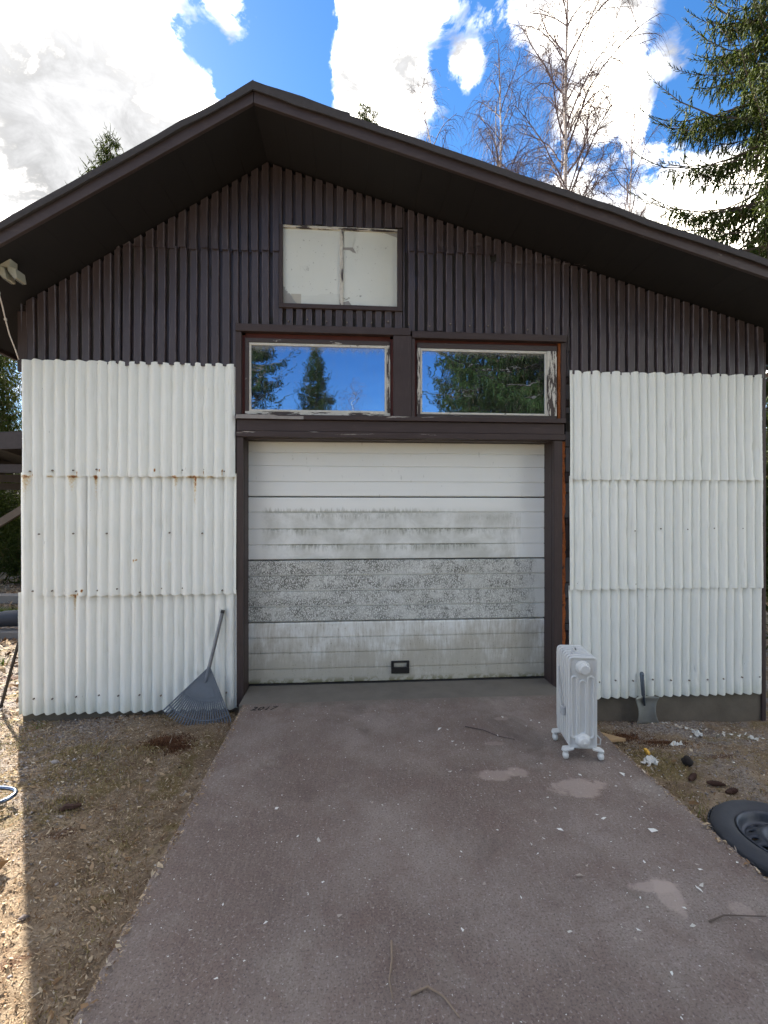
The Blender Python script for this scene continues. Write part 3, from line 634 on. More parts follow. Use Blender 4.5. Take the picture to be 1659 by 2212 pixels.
DY = .185; tops = [2.116, 1.63, 1.08, .539]; bots = [1.63, 1.08, .539, .004]
ribs = [[2.012, 1.895, 1.761], [1.494, 1.350, 1.212], [.944, .809, .676], [.403, .272, .133]]
for t_, b_, rl in zip(tops, bots, ribs):
    prof = []          # (z, y) from top to bottom
    g_ = .0035
    prof += [(t_ - g_, DY + .03), (t_ - g_ - .004, DY + .003), (t_ - g_ - .012, DY)]
    for q in rl: prof += [(q + .007, DY), (q + .003, DY + .009), (q - .002, DY + .010), (q - .005, DY)]
    prof += [(b_ + g_ + .010, DY), (b_ + g_ + .003, DY + .003), (b_ + g_, DY + .03)]
    mb = MB(); nxs = 60; xs = np.linspace(-.856, 1.782, nxs); rr_ = np.random.default_rng(int(t_ * 10))
    wob = [.0025 * math.sin(x * 2.1 + t_ * 7) + .0015 * math.sin(x * 5.3 + t_) for x in xs]
    vs = [(x, y + wv_, zz) for x, wv_ in zip(xs, wob) for zz, y in prof]; k = len(prof)
    mb.add(vs, [(i * k + j, (i + 1) * k + j, (i + 1) * k + j + 1, i * k + j + 1) for i in range(nxs - 1) for j in range(k - 1)])
    mb.box(-.856, 1.782, DY + .031, DY + .045, b_ + g_, t_ - g_)
    build('door_panel', mb, DOORM, door)
BLK = plain('black_rubber', (0.012, 0.011, 0.011), .7)
bd('bottom_seal', -.85, 1.775, DY - .004, DY + .03, -.03, .004, BLK, door, .004)
hb = MB()      # pull handle: frame round a recess
hx0, hx1, hz0, hz1 = .385, .545, .075, .185
hd = bpy.data.objects.new('pull_handle', None)
BP = plain('black_plastic', (0.014, 0.013, 0.013), .4)
f_ = MB(); f_.box(hx0, hx1, DY - .022, DY - .001, hz0, hz0 + .055); f_.box(hx0, hx1, DY - .018, DY - .001, hz1 - .016, hz1); f_.box(hx0, hx0 + .024, DY - .0175, DY - .001, hz0 + .055, hz1 - .016); f_.box(hx1 - .024, hx1, DY - .0175, DY - .001, hz0 + .055, hz1 - .016)
build('pull_handle', f_, BP, door, bevel=.004)
# concrete sill in front of the door
bd('door_sill', -.846, 1.79, -.212, .25, -.16, -.006, mat('sill_concrete', lambda nt, b: P(nt, b, nt.mix(nt.noise(nt.obj(), 5, 6, .65), (0.10, 0.09, 0.072), (0.19, 0.17, 0.145)), .9, normal=nt.bump(nt.noise(nt.obj(), 60, 4, .7), .5, .006))), garage, .006)
# nail heads
nm = MB(); r = np.random.default_rng(8)
for zz, xs_ in [(1.835, np.arange(-2.5, -.93, .167)), (.868, np.arange(-2.5, -.93, .167)), (.02, np.arange(-2.5, -.93, .167)), (1.33, np.arange(-2.45, -.95, .251)), (1.83, np.arange(2.0, 3.72, .167)), (.88, np.arange(2.0, 3.72, .167)), (.02, np.arange(2.0, 3.72, .167)), (1.35, np.arange(2.0, 3.7, .251)), (3.08, np.arange(-.5, 1.85, .17))]:
    for x_ in xs_:
        x_ += r.normal(0, .01); z_ = zz + r.normal(0, .008)
        nm.lathe([(.0, -.028), (.004, -.0275), (.0066, -.025), (.0066, -.012)], 'y', 7, (x_, .0, z_))
nl = build('nail_heads', nm, plain('nail_steel', (0.20, 0.17, 0.14), .55, .4), garage); nl['kind'] = 'stuff'

# ------------------------------------------------------------------ trees
def rot_basis(D):
    D = D / np.linalg.norm(D, axis=1, keepdims=True)
    up = np.where(np.abs(D[:, 2:3]) < .95, np.array([[0, 0, 1.]]), np.array([[1., 0, 0]]))
    A = np.cross(D, up); A /= np.linalg.norm(A, axis=1, keepdims=True); B = np.cross(A, D)
    return D, A, B
def twig_template(seed):
    r = np.random.default_rng(seed); V = []; F = []
    rings = [(0.0, .35), (.35, .75), (.75, .6)]
    for x, rad in rings:
        for k in range(3):
            a = 2 * math.pi * k / 3 + x * 2; q = rad * r.uniform(.6, 1.1); V.append((x, q * math.cos(a), q * math.sin(a)))
    V.append((1, 0, 0))
    for i in range(2):
        for k in range(3):
            k2 = (k + 1) % 3; F += [(i * 3 + k, i * 3 + k2, i * 3 + 3 + k2), (i * 3 + k, i * 3 + 3 + k2, i * 3 + 3 + k)]
    for k in range(3): F.append((6 + k, 6 + (k + 1) % 3, 9))
    for j in range(9):
        x = r.uniform(.0, .92); a = r.uniform(0, 6.28); l = r.uniform(1.2, 2.0); o = len(V)
        ca, sa = math.cos(a), math.sin(a)
        V += [(x, -.25 * sa, .25 * ca), (x + .05, .25 * sa, -.25 * ca), (x + .14, l * ca, l * sa)]; F.append((o, o + 1, o + 2))
    return np.array(V), np.array(F)
TW = [twig_template(i) for i in range(4)]
def place_twigs(O, D, L, W, seed):
    O, D, L, W = map(np.asarray, (O, D, L, W)); D, A, B = rot_basis(D); VV = []; FF = []; off = 0
    r = np.random.default_rng(seed); ch = r.integers(0, 4, len(O))
    for k in range(4):
        s = ch == k; tv, tf = TW[k]; n = s.sum()
        if n == 0: continue
        p = O[s][:, None] + tv[None, :, 0:1] * L[s][:, None, None] * D[s][:, None] + W[s][:, None, None] * (tv[None, :, 1:2] * A[s][:, None] + tv[None, :, 2:3] * B[s][:, None])
        VV.append(p.reshape(-1, 3)); FF.append((tf[None] + (np.arange(n) * len(tv))[:, None, None]).reshape(-1, 3) + off); off += n * len(tv)
    return np.vstack(VV), np.vstack(FF)
def spruce(H, Rb, cap_r, step, per, tw_step, seed, sub=3, z0=.6, tw_len=.22, tw_w=.018):
    r = np.random.default_rng(seed); O = []; D = []; L = []; W = []; st = MB()
    h = z0
    def tw(o_, d_, l_, w_): O.append(o_); D.append(d_); L.append(l_); W.append(w_)
    while h < H - .15:
        f = h / H; Lb = min(cap_r, Rb * (1 - f)) + .12; n = max(4, per if f < .9 else 5); a0 = r.uniform(0, 6.28)
        for k in range(n):
            az = a0 + 2 * math.pi * (k + r.uniform(-.3, .3)) / n; ln = Lb * r.uniform(.62, 1.15); hh = h + r.uniform(-.45, .45) * step
            d0 = .48 * (1 - f) ** 1.1 - .25 * f ** 3 + r.uniform(-.10, .10); u0 = .42 + r.uniform(-.08, .14)
            ca, sa = math.cos(az), math.sin(az); side = np.array([-sa, ca, 0]); cv = r.normal(0, .10)
            def pt(t): return np.array([ca * ln * t - sa * ln * cv * t * t, sa * ln * t + ca * ln * cv * t * t, hh + ln * (-d0 * t + u0 * t ** 3)])
            def tan(t): v = np.array([ca, sa, -d0 + 3 * u0 * t * t]); return v / np.linalg.norm(v)
            st.tube([pt(t) for t in (0, .25, .5, .75, .9, 1.0)], [.008 + .012 * ln, .006 + .008 * ln, .005 + .005 * ln, .005 + .003 * ln, .006, .004], 3, False)
            # leader and fishbone tip
            for t, l in ((.95, .9), (.88, .7)): tw(pt(t), tan(1.0), tw_len * l, tw_w * .6)
            m = max(4, int(ln / tw_step)); sg = 1
            for j in range(m):
                t = .08 + .90 * (j + r.uniform(0, 1)) / m; sg = -sg; p = pt(t); tg = tan(t)
                if t > .72:        # short side shoots, pointing forward and up
                    d = tg * .9 + side * sg * r.uniform(.5, 1.0) + np.array([0, 0, r.uniform(-.35, .35)]); l = tw_len * r.uniform(.5, .9) * (1.25 - t) * 2.0
                    tw(p, d, l, tw_w * .75); continue
                d = tg * r.uniform(.2, .8) + side * sg * r.uniform(.2, .9) + np.array([0, 0, -r.uniform(.2, 1.0)]); d /= np.linalg.norm(d)
                l = tw_len * r.uniform(.8, 1.7) * min(1, .45 + t * 1.2) * (1 + .3 * (1 - f)); tw(p, d, l, tw_w)
                for q in range(sub):      # hanging curtains
                    tt = r.uniform(.15, 1.0); e = d * .35 + r.normal(0, .28, 3) + np.array([0, 0, -.9])
                    tw(p + d * l * tt, e, tw_len * r.uniform(.45, 1.2), tw_w * r.uniform(.75, 1.1))
        h += step * r.uniform(.8, 1.2) * (1 - .45 * f)
    for q in range(10):
        O.append((0, 0, H - .5 + q * .04)); a = q * 2.4; D.append((math.cos(a) * .6, math.sin(a) * .6, .6)); L.append(.2); W.append(tw_w)
    O.append((0, 0, H - .25)); D.append((0, 0, 1)); L.append(.55); W.append(tw_w)
    V, F = place_twigs(O, D, L, W, seed)
    crown = np_mesh('crown', V, F)
    tr = MB(); zs = np.linspace(0, H, 14); tr.tube([(.02 * math.sin(z), .02 * math.cos(z * 1.3), z - .3) for z in zs], [max(.012, .0115 * (H - z) + .01) for z in zs], 9)
    for (vs, fs) in [(st.v, st.f)]: tr.add(vs, fs)
    tm = bpy.data.meshes.new('trunk'); tm.from_pydata(tr.v, [], tr.f); tm.update()
    return crown, tm
def needle_fn(nt, b):
    g_ = nt.node('ShaderNodeNewGeometry'); ri = g_.outputs['Random Per Island']; o = nt.obj()
    n = nt.noise(o, 1.1, 3, .5)
    c = nt.mix(ri, (0.020, 0.036, 0.009), (0.050, 0.078, 0.014)); c = nt.mix(nt.ss(n, .35, .7), c, nt.mix(ri, (0.036, 0.058, 0.010), (0.080, 0.108, 0.018)))
    c = nt.mix(nt.ss(ri, .93, .97), c, (0.10, 0.06, 0.03))
    P(nt, b, c, .6, spec=.2)
    tl = nt.node('ShaderNodeBsdfTranslucent', {'Color': nt.mix(.6, c, (0.22, 0.27, 0.04))}); mxx = nt.node('ShaderNodeMixShader', {0: .38, 1: b.outputs[0], 2: tl.outputs[0]})
    out = [q for q in nt.n if q.type == 'OUTPUT_MATERIAL'][0]; nt.l.new(mxx.outputs[0], out.inputs['Surface'])
NEED = mat('spruce_needles', needle_fn); BARK = plain('spruce_bark', (0.085, 0.058, 0.042), .95, var=.4, scale=14, bump=.6)
def put_tree(name, meshes, mats_, loc, rz, sc, label, cat='tree', group=None):
    e = empty(name, loc, rz); e.scale = (sc, sc, sc); tag(e, label, cat, group)
    for nm_, me_, m_ in zip(('crown', 'trunk'), meshes, mats_): link(nm_, me_, m_, e)
    return e
SA = spruce(17, 6.2, 3.5, .46, 7, .040, 21, 3, tw_len=.24, tw_w=.0200)
SB = spruce(13.8, 3.4, 2.4, .42, 6, .075, 5, 2, tw_len=.28, tw_w=.024)
SM = (NEED, BARK)
put_tree('spruce_tree', SA, SM, (9.55, 6.0, -.3), 1.1, 1.0, 'tall spruce with drooping branches rising beyond the right eave', group='spruces')
put_tree('spruce_tree', SA, SM, (-8.0, 12.9, -.3), .4, .86, 'spruce whose pointed tip shows above the left roof slope', group='spruces')
put_tree('spruce_tree', SA, SM, (.70, 14.0, -.3), 2.0, 1.005, 'spruce tip just clearing the roof near the ridge', group='spruces')
put_tree('spruce_tree', SB, SM, (-10.3, 10.9, -.3), 3.1, .60, 'low spruce behind the open shed at the left edge', group='spruces')
put_tree('spruce_tree', SB, SM, (-12.6, 14.6, -.3), 5.1, .66, 'spruce farthest to the left behind the open shed', group='spruces')
put_tree('spruce_tree', SA, SM, (4.9, -7.6, -.3), 4.2, 0.92, 'big dark spruce mirrored in the window with orange foam', group='mirrored trees')
put_tree('spruce_tree', SA, SM, (-1.45, -18.5, -.3), .9, .565, 'slim spruce mirrored mid pane in the blue window', group='mirrored trees')
put_tree('spruce_tree', SA, SM, (-4.75, -17.0, -.3), 2.7, .86, 'spruce mirrored at the left side of the blue window', group='mirrored trees')
put_tree('spruce_tree', SB, SM, (3.1, -19.0, -.3), 5.0, .60, 'low spruce mirrored at the foot of the window with orange foam', group='mirrored trees')
put_tree('spruce_tree', SB, SM, (7.6, -12.0, -.3), 1.7, 1.1, 'spruce mirrored farthest right, behind the big dark one', group='mirrored trees')
put_tree('spruce_tree', SB, SM, (5.6, -12.5, -.3), 3.7, 1.15, 'spruce mirrored right behind the big dark one', group='mirrored trees')
put_tree('spruce_tree', SB, SM, (5.2, -17.0, -.3), .7, 1.0, 'spruce mirrored through the gaps of the big dark one', group='mirrored trees')

def birch(H, lean, seed, n1_=34, spread=1.0, rad=.085, zlo=.30):
    r = np.random.default_rng(seed); tr = MB(); cr = MB()
    zs = np.linspace(-.3, H, 14); wx = np.cumsum(r.normal(0, .05, 14)); wy = np.cumsum(r.normal(0, .05, 14))
    def axis_(z):
        t = max(0, z) / H; i = min(12.999, t * 13); k = int(i); fr = i - k
        return np.array([lean[0] * t ** 1.3 + wx[k] * (1 - fr) + wx[min(13, k + 1)] * fr, lean[1] * t + wy[k] * (1 - fr) + wy[min(13, k + 1)] * fr, z])
    tr.tube([axis_(z) for z in zs], [rad * (1 - .88 * max(0, z) / H) + .004 for z in zs], 8)
    def limb(p, d, ln, r0, lvl):
        n = (7, 5, 5)[lvl]; pts = [p]; q = np.array(p, float); d = d / np.linalg.norm(d); dirs = [d]
        for i in range(n - 1):
            bend = np.array([0, 0, (.06 if i < 3 else -.12)]) if lvl == 0 else np.array([0, 0, (-.16, -.50)[lvl - 1]])
            d = d + bend + r.normal(0, .11, 3); d /= np.linalg.norm(d); q = q + d * ln / (n - 1); pts.append(q.copy()); dirs.append(d)
        cr.tube(pts, list(np.linspace(r0, r0 * (.35 if lvl == 0 else .6), n)), 4 if lvl == 0 else 3, False)
        if lvl == 2: return
        cnt = max(4, int(ln * (5.6 if lvl == 0 else 13.0)))
        for j in range(cnt):
            t = .12 + .88 * (j + r.uniform(0, 1)) / cnt; i = min(n - 2, int(t * (n - 1))); fr = t * (n - 1) - i
            pp = pts[i] * (1 - fr) + pts[i + 1] * fr; dd = dirs[i] + r.normal(0, .60, 3) + np.array([0, 0, .1 if lvl == 0 else -.2])
            l2 = ln * .40 * r.uniform(.6, 1.25) * (1.2 - .6 * t) if lvl == 0 else r.uniform(.35, .95)
            limb(pp, dd, max(l2, .3), max(.0048, r0 * .40) if lvl == 0 else .0038, lvl + 1)
    for i in range(n1_):
        t = zlo + (.99 - zlo) * (i + r.uniform(0, 1)) / n1_; z = t * H; az = i * 2.4 + r.uniform(-.5, .5)
        ln = spread * (3.6 * (1 - t) ** .6 + .55) * r.uniform(.7, 1.15); el = .80 + .35 * t
        d = np.array([math.cos(az), math.sin(az), math.tan(el) * .85]); limb(axis_(z), d, ln, .009 + .008 * ln, 0)
    tm = bpy.data.meshes.new('trunk'); tm.from_pydata(tr.v, [], tr.f); tm.update()
    cm = bpy.data.meshes.new('crown'); cm.from_pydata(cr.v, [], cr.f); cm.update()
    return cm, tm
def birch_bark(nt, b):
    o = nt.obj(); n = nt.noise(nt.mapv(o, (3, 3, 14)), 2.5, 5, .65); z = nt.xyz(o)[2]
    c = nt.mix(nt.ss(n, .52, .62), (0.62, 0.54, 0.49), (0.12, 0.085, 0.075)); P(nt, b, c, .8)
BB = mat('birch_bark', birch_bark); BT = plain('birch_twigs', (0.125, 0.080, 0.078), .8, var=.3)
for (x, y, H_, ln_, sd_, n_, sp_, rd, lab) in [(4.75, 11.4, 16.0, (-2.3, .3), 3, 24, .80, .075, 'bare birch leaning left, nearest to the ridge'),
    (5.6, 11.6, 16.8, (-.6, .2), 4, 34, .95, .105, 'bare bushy birch second from the ridge'), (6.3, 11.2, 15.0, (-1.5, 0), 9, 16, .7, .065, 'thin dark bare birch stem leaning left between two birches'),
    (6.4, 12.2, 15.8, (1.0, 0), 6, 20, .8, .075, 'pale bare birch stem just left of the tallest birch'), (7.05, 11.5, 22.0, (.3, .2), 7, 44, 1.2, .125, 'tallest bare birch, its top cut by the frame'),
    (9.85, 12.2, 16.2, (.5, .2), 8, 26, .9, .07, 'bare birch in front of white cloud, nearest the tall spruce')]:
    put_tree('birch_tree', birch(H_, ln_, sd_, n_, sp_, rd, .40), (BT, BB), (x, y, -.3), 0, 1, lab, group='bare birches behind the garage')
put_tree('birch_tree', birch(7.5, (.4, 0), 12, 20, .6, .05), (BT, BB), (-.1, -19.5, -.3), 0, 1, 'low bare birch mirrored in the blue window', group='mirrored trees')

# ------------------------------------------------------------------ loose litter on the soil
def chips(n, area, size, asp, tilt, seed, lift=.004, excl=None, bend=.3, zfn=ground_z):
    r = np.random.default_rng(seed); x = r.uniform(area[0], area[1], n); y = r.uniform(area[2], area[3], n)
    if excl is not None:
        k = excl(x, y, r); x, y = x[k], y[k]
    n = len(x); L = size * np.exp(r.normal(0, .4, n)); Wd = L * asp * r.uniform(.6, 1.3, n)
    az = r.uniform(0, 6.28, n); tl = r.normal(0, tilt, n); ro = r.normal(0, tilt, n)
    z = zfn(x, y) + lift + np.abs(np.sin(tl)) * L * .45
    ux = np.stack([np.cos(az) * np.cos(tl), np.sin(az) * np.cos(tl), np.sin(tl)], -1); vx = np.stack([-np.sin(az) * np.cos(ro), np.cos(az) * np.cos(ro), np.sin(ro)], -1); nx_ = np.cross(ux, vx)
    C = np.stack([x, y, z], -1); e = lambda k: k[:, None]
    bz = e(L * bend * r.uniform(-1, 1, n))
    P_ = [C - ux * e(L / 2) - vx * e(Wd * .2), C - vx * e(Wd / 2) + nx_ * bz * .5 - ux * e(L * .08), C + ux * e(L / 2) - vx * e(Wd * .1), C + ux * e(L * .15) + vx * e(Wd / 2) + nx_ * bz * .5]
    V = np.stack(P_, 1).reshape(-1, 3); i = np.arange(n) * 4
    F = np.concatenate([np.stack([i, i + 1, i + 3], -1), np.stack([i + 1, i + 2, i + 3], -1)])
    return V, F
def cat_mesh(name, parts):
    VV = []; FF = []; o = 0
    for V, F in parts: VV.append(V); FF.append(F + o); o += len(V)
    return np_mesh(name, np.vstack(VV), np.vstack(FF))
def litter_fn(stops):
    def fn(nt, b):
        ri = nt.node('ShaderNodeNewGeometry').outputs['Random Per Island']
        cr = nt.node('ShaderNodeValToRGB', {0: ri}); el = cr.color_ramp.elements; cr.color_ramp.interpolation = 'CONSTANT'
        while len(el) < len(stops): el.new(1)
        for e_, (p_, c_) in zip(el, stops): e_.position = p_; e_.color = (*c_, 1)
        P(nt, b, cr.outputs[0], .85, spec=.25)
    return fn
LIT = mat('dead_leaf_litter', litter_fn([(0, (.20, .12, .06)), (.2, (.30, .205, .12)), (.42, (.39, .29, .18)), (.6, (.12, .07, .038)), (.76, (.46, .365, .245)), (.88, (.30, .25, .20)), (.965, (.56, .48, .36)), (.994, (.70, .65, .56))]))
off_slab = lambda x, y, r: ~((x > -.815) & (x < 1.735)) & ~((x > -2.6) & (x < 3.74) & (y > .02))
def left_den(x, y, r): return off_slab(x, y, r) & (r.random(len(x)) < np.clip(1.1 - (np.abs(x + .8) - 1.2) * .5, .45, 1))
AL = (-3.4, -.8, -3.7, .3); AR = (1.73, 4.6, -3.2, .02); AF = (-9, -2.62, .0, 8)
lit = cat_mesh('leaf_litter', [chips(60000, AL, .0095, .45, .4, 31, excl=left_den), chips(60000, AL, .021, .075, .32, 32, excl=left_den, bend=.5), chips(5000, AL, .018, .5, .45, 33, excl=left_den), chips(350, AL, .032, .5, .45, 39, excl=left_den),
                               chips(30000, AR, .008, .45, .4, 34, excl=off_slab), chips(26000, AR, .019, .08, .3, 35, excl=off_slab, bend=.5), chips(1500, AR, .016, .5, .45, 36, excl=off_slab), chips(120, AR, .03, .5, .4, 40, excl=off_slab), chips(16000, AF, .05, .5, .35, 37, .01), chips(7000, AF, .09, .08, .3, 38, .01)])
lo = link('leaf_litter', lit, LIT); tag(lo, 'dead leaves, needles and bark chips strewn over the soil', 'leaf litter', kind='stuff')
# stones
def stones(n, area, size, seed, excl):
    r = np.random.default_rng(seed); x = r.uniform(area[0], area[1], n); y = r.uniform(area[2], area[3], n); k = excl(x, y, r); x, y = x[k], y[k]; n = len(x)
    base = np.array([(1, 0, 0), (-1, 0, 0), (0, 1, 0), (0, -1, 0), (0, 0, .8), (0, 0, -.8)], float); f = np.array([(0, 2, 4), (2, 1, 4), (1, 3, 4), (3, 0, 4), (2, 0, 5), (1, 2, 5), (3, 1, 5), (0, 3, 5)])
    s = size * np.exp(r.normal(0, .45, n)); a = r.uniform(0, 6.28, n); c_, s_ = np.cos(a), np.sin(a)
    V = base[None] * s[:, None, None] * r.uniform(.55, 1.1, (n, 6, 1)) * np.stack([np.ones(n), r.uniform(.5, .9, n), r.uniform(.4, .8, n)], -1)[:, None]
    V = np.stack([V[..., 0] * c_[:, None] - V[..., 1] * s_[:, None], V[..., 0] * s_[:, None] + V[..., 1] * c_[:, None], V[..., 2]], -1) + np.stack([x, y, ground_z(x, y) + s * .2], -1)[:, None]
    return V.reshape(-1, 3), (f[None] + (np.arange(n) * 6)[:, None, None]).reshape(-1, 3)
grav = cat_mesh('gravel', [stones(14000, (-3.4, -1.2, -3.2, .3), .0075, 41, lambda x, y, r: off_slab(x, y, r) & (r.random(len(x)) < np.clip((-1.35 - x) * 1.4, .06, 1))), stones(5000, (1.9, 4.4, -2.4, 0), .006, 42, off_slab), stones(60, AL, .012, 43, off_slab)])
go = link('gravel', grav, mat('grey_gravel', litter_fn([(0, (.22, .20, .19)), (.35, (.32, .285, .265)), (.6, (.16, .135, .125)), (.8, (.40, .36, .34)), (.95, (.52, .49, .46))]))); tag(go, 'small grey stones in the soil beside the driveway', 'gravel', kind='stuff')
# white paint flakes
slabz = lambda x, y: np.zeros_like(x) + .0035
fl = cat_mesh('paint_flakes', [chips(900, (-.78, 1.70, -3.4, -.25), .0060, .6, .12, 51, .002, zfn=slabz), chips(130, (-.75, 1.70, -3.3, -.3), .014, .55, .15, 52, .003, zfn=slabz), chips(70, (.6, 1.68, -2.4, -.6), .019, .55, .15, 53, .003, zfn=slabz),
                              chips(260, (1.78, 3.6, -2.0, -.05), .009, .6, .25, 54, .006), chips(26, (2.72, 3.2, -.45, -.15), .028, .6, .3, 55, .01), chips(10, (3.05, 3.35, -.62, -.35), .022, .6, .3, 56, .01), chips(22, (2.6, 2.9, -.26, -.1), .02, .6, .3, 58, .012), chips(60, (-3.0, -.85, -3.2, -.1), .012, .55, .25, 57, .008, excl=off_slab)])
fo = link('paint_flakes', fl, mat('old_white_flakes', litter_fn([(0, (.66, .66, .62)), (.5, (.50, .48, .43)), (.8, (.36, .31, .26))]))); tag(fo, 'flakes of old white paint scattered on concrete and soil', 'paint flakes', kind='stuff')
# grass by the kerb and moss fringe
def blades(n, area, ln, wd, seed):
    r = np.random.default_rng(seed); x = r.uniform(area[0], area[1], n); y = r.uniform(area[2], area[3], n); z = ground_z(x, y); a = r.uniform(0, 6.28, n); L = ln * r.uniform(.5, 1.3, n); b_ = r.normal(0, .5, (n, 2))
    p0 = np.stack([x, y, z], -1); s_ = np.stack([np.cos(a), np.sin(a), 0 * a], -1) * wd; t_ = np.stack([b_[:, 0] * L, b_[:, 1] * L, L], -1)
    return np.stack([p0 - s_, p0 + s_, p0 + t_], 1).reshape(-1, 3), np.arange(n * 3).reshape(-1, 3)
# spilt soil along the slab edges
def spill(n, x0, sg, seed, sz):
    r = np.random.default_rng(seed); V, F = chips(n, (0, 1, -3.6, -.25), sz, .4, .3, seed, .004, zfn=slabz)
    k = np.repeat(np.abs(r.normal(0, .016, n)), 4); dx = V[:, 0] - np.repeat(V.reshape(-1, 4, 3)[:, :, 0].mean(1), 4); V[:, 0] = x0 + sg * k + dx; return V, F
sp_ = link('edge_litter', cat_mesh('edge_litter', [spill(900, -.805, 1, 81, .009), spill(260, -.805, 1, 82, .016), spill(900, 1.722, -1, 83, .009), spill(300, 1.722, -1, 84, .016)]), LIT); tag(sp_, 'bits of soil and dead leaves spilt along the driveway edges', 'litter', kind='stuff')
# moss cushions
def moss(cs, seed):
    r = np.random.default_rng(seed); out = []
    for (cx, cy, rx, ry, n, ln) in cs:
        x = cx + r.normal(0, rx, n); y = cy + r.normal(0, ry, n); k = off_slab(x, y, r); x, y = x[k], y[k]; n = len(x); a = r.uniform(0, 6.28, n); L = ln * r.uniform(.4, 1.3, n); b_ = r.normal(0, .6, (n, 2))
        p0 = np.stack([x, y, ground_z(x, y) - .003 + .016 * np.exp(-((x - cx) / rx) ** 2 - ((y - cy) / ry) ** 2)], -1); s_ = np.stack([np.cos(a), np.sin(a), 0 * a], -1) * .0028
        out.append((np.stack([p0 - s_, p0 + s_, p0 + np.stack([b_[:, 0] * L, b_[:, 1] * L, L], -1)], 1).reshape(-1, 3), np.arange(n * 3).reshape(-1, 3)))
    return out
mo = link('moss', cat_mesh('moss', moss([(-1.75, -.62, .20, .10, 1375, .014), (-1.55, -.95, .22, .12, 1375, .014), (-1.35, -.62, .12, .08, 687, .013), (-1.55, -1.25, .09, .06, 605, .016), (-2.3, -.45, .15, .08, 687, .014), (-1.15, -1.5, .08, .25, 605, .013), (-1.95, -1.35, .10, .08, 495, .014), (2.05, -1.0, .14, .16, 962, .014), (2.5, -1.6, .3, .2, 1375, .014), (1.9, -1.5, .08, .2, 550, .014), (2.9, -1.1, .3, .15, 687, .013), (-1.0, -2.3, .06, .5, 550, .013)], 91)), mat('olive_moss', litter_fn([(0, (.21, .165, .06)), (.35, (.30, .24, .10)), (.65, (.165, .125, .05)), (.85, (.36, .29, .15))]))); tag(mo, 'olive moss cushions growing in the soil', 'moss', kind='stuff')
mr = link('dead_moss', cat_mesh('dead_moss', moss([(-1.28, -.52, .085, .055, 2600, .02), (-1.18, -.62, .06, .04, 1200, .016), (-2.2, -1.9, .10, .08, 1500, .014), (2.4, -.55, .12, .08, 1600, .014), (2.2, -.35, .12, .06, 1600, .014)], 92)), mat('rusty_dead_moss', litter_fn([(0, (.12, .050, .024)), (.4, (.18, .085, .04)), (.75, (.07, .032, .018))]))); tag(mr, 'rusty brown dead moss near the rake and the plinth', 'moss', kind='stuff')
gr_ = cat_mesh('grass', [blades(5000, (-6.2, -4.0, 3.3, 4.3), .10, .004, 61), blades(700, (-4.2, -3.6, .9, 1.4), .12, .004, 62), blades(260, (-2.9, -2.3, -.5, .0), .03, .002, 63), blades(200, (1.74, 1.95, -2.6, -1.6), .04, .002, 64)])
gro = link('grass', gr_, mat('young_grass', litter_fn([(0, (.10, .17, .02)), (.5, (.16, .22, .03)), (.8, (.25, .22, .08))]))); tag(gro, 'fresh green grass by the timber edging on the left', 'grass', kind='stuff')

# ------------------------------------------------------------------ leaf rake
PLG = plain('grey_blue_plastic', (0.125, 0.145, 0.175), .45, var=.25); STL = plain('dull_steel_tube', (0.20, 0.20, 0.21), .4, .7)
rake = empty('leaf_rake', (-1.183, -.200, -.172)); rake.rotation_euler = (R(-11.3), R(11.0), 0)
tag(rake, 'grey plastic fan rake leaning on the white corrugated wall', 'rake')
JZ = .452; RT = .452; RP_ = .265; RB = .40; HA = R(35.5)
build('handle', MB().tube([(0, 0, JZ - .07), (0, -.004, JZ), (0, 0, JZ + .44)], [.012, .0140, .0140], 12), STL, rake, smooth=False)
build('end_cap', MB().tube([(0, 0, JZ + .425), (0, 0, JZ + .452)], .0160, 12), BP, rake)
def pol(r_, a, y=0): return (r_ * math.sin(a), y, JZ - r_ * math.cos(a))
hb = MB(); n = 20; arc = [pol(RP_, -HA + 2 * HA * i / n) for i in range(n + 1)]
hb.prism([(-.012, -.003, JZ - .006), (.012, -.003, JZ - .006)][::-1] + [(p[0], -.003, p[2]) for p in arc], (0, .006, 0)); plate = build('head_plate', hb, PLG, rake, bevel=.0015)
mid = MB(); n = 12; mid.prism([(p[0], -.008, p[2]) for p in [pol(.15, -HA * .62), pol(.145, 0), pol(.15, HA * .62)]] + [(p[0], -.008, p[2]) for p in [pol(.235, HA * .72 - 1.44 * HA * i / n) for i in range(n + 1)]], (0, .004, 0)); build('raised_badge', mid, PLG, plate, bevel=.0015)
for sgn in (-1, 1): build('edge_rib', MB().tube([pol(.0, sgn * HA), pol(RP_, sgn * HA, -.004)], .006, 8), PLG, plate)
build('socket', MB().tube([(0, -.008, JZ + .004), (0, -.006, JZ - .085), (0, -.003, JZ - .12)], [.015, .014, .006], 10), PLG, plate)
for i in range(26):
    a = -HA + 2 * HA * i / 25
    build('tine', MB().tube([pol(RP_ - .006, a), pol(.36, a, -.002), pol(.42, a, -.004), pol(RT - .012, a, -.010), pol(RT, a, -.030)], [.0070, .0066, .0064, .0058, .004], 5), PLG, rake)
build('cross_bar', MB().tube([pol(RB, -HA + 2 * HA * i / 24, -.003) for i in range(25)], .0055, 6), PLG, rake)

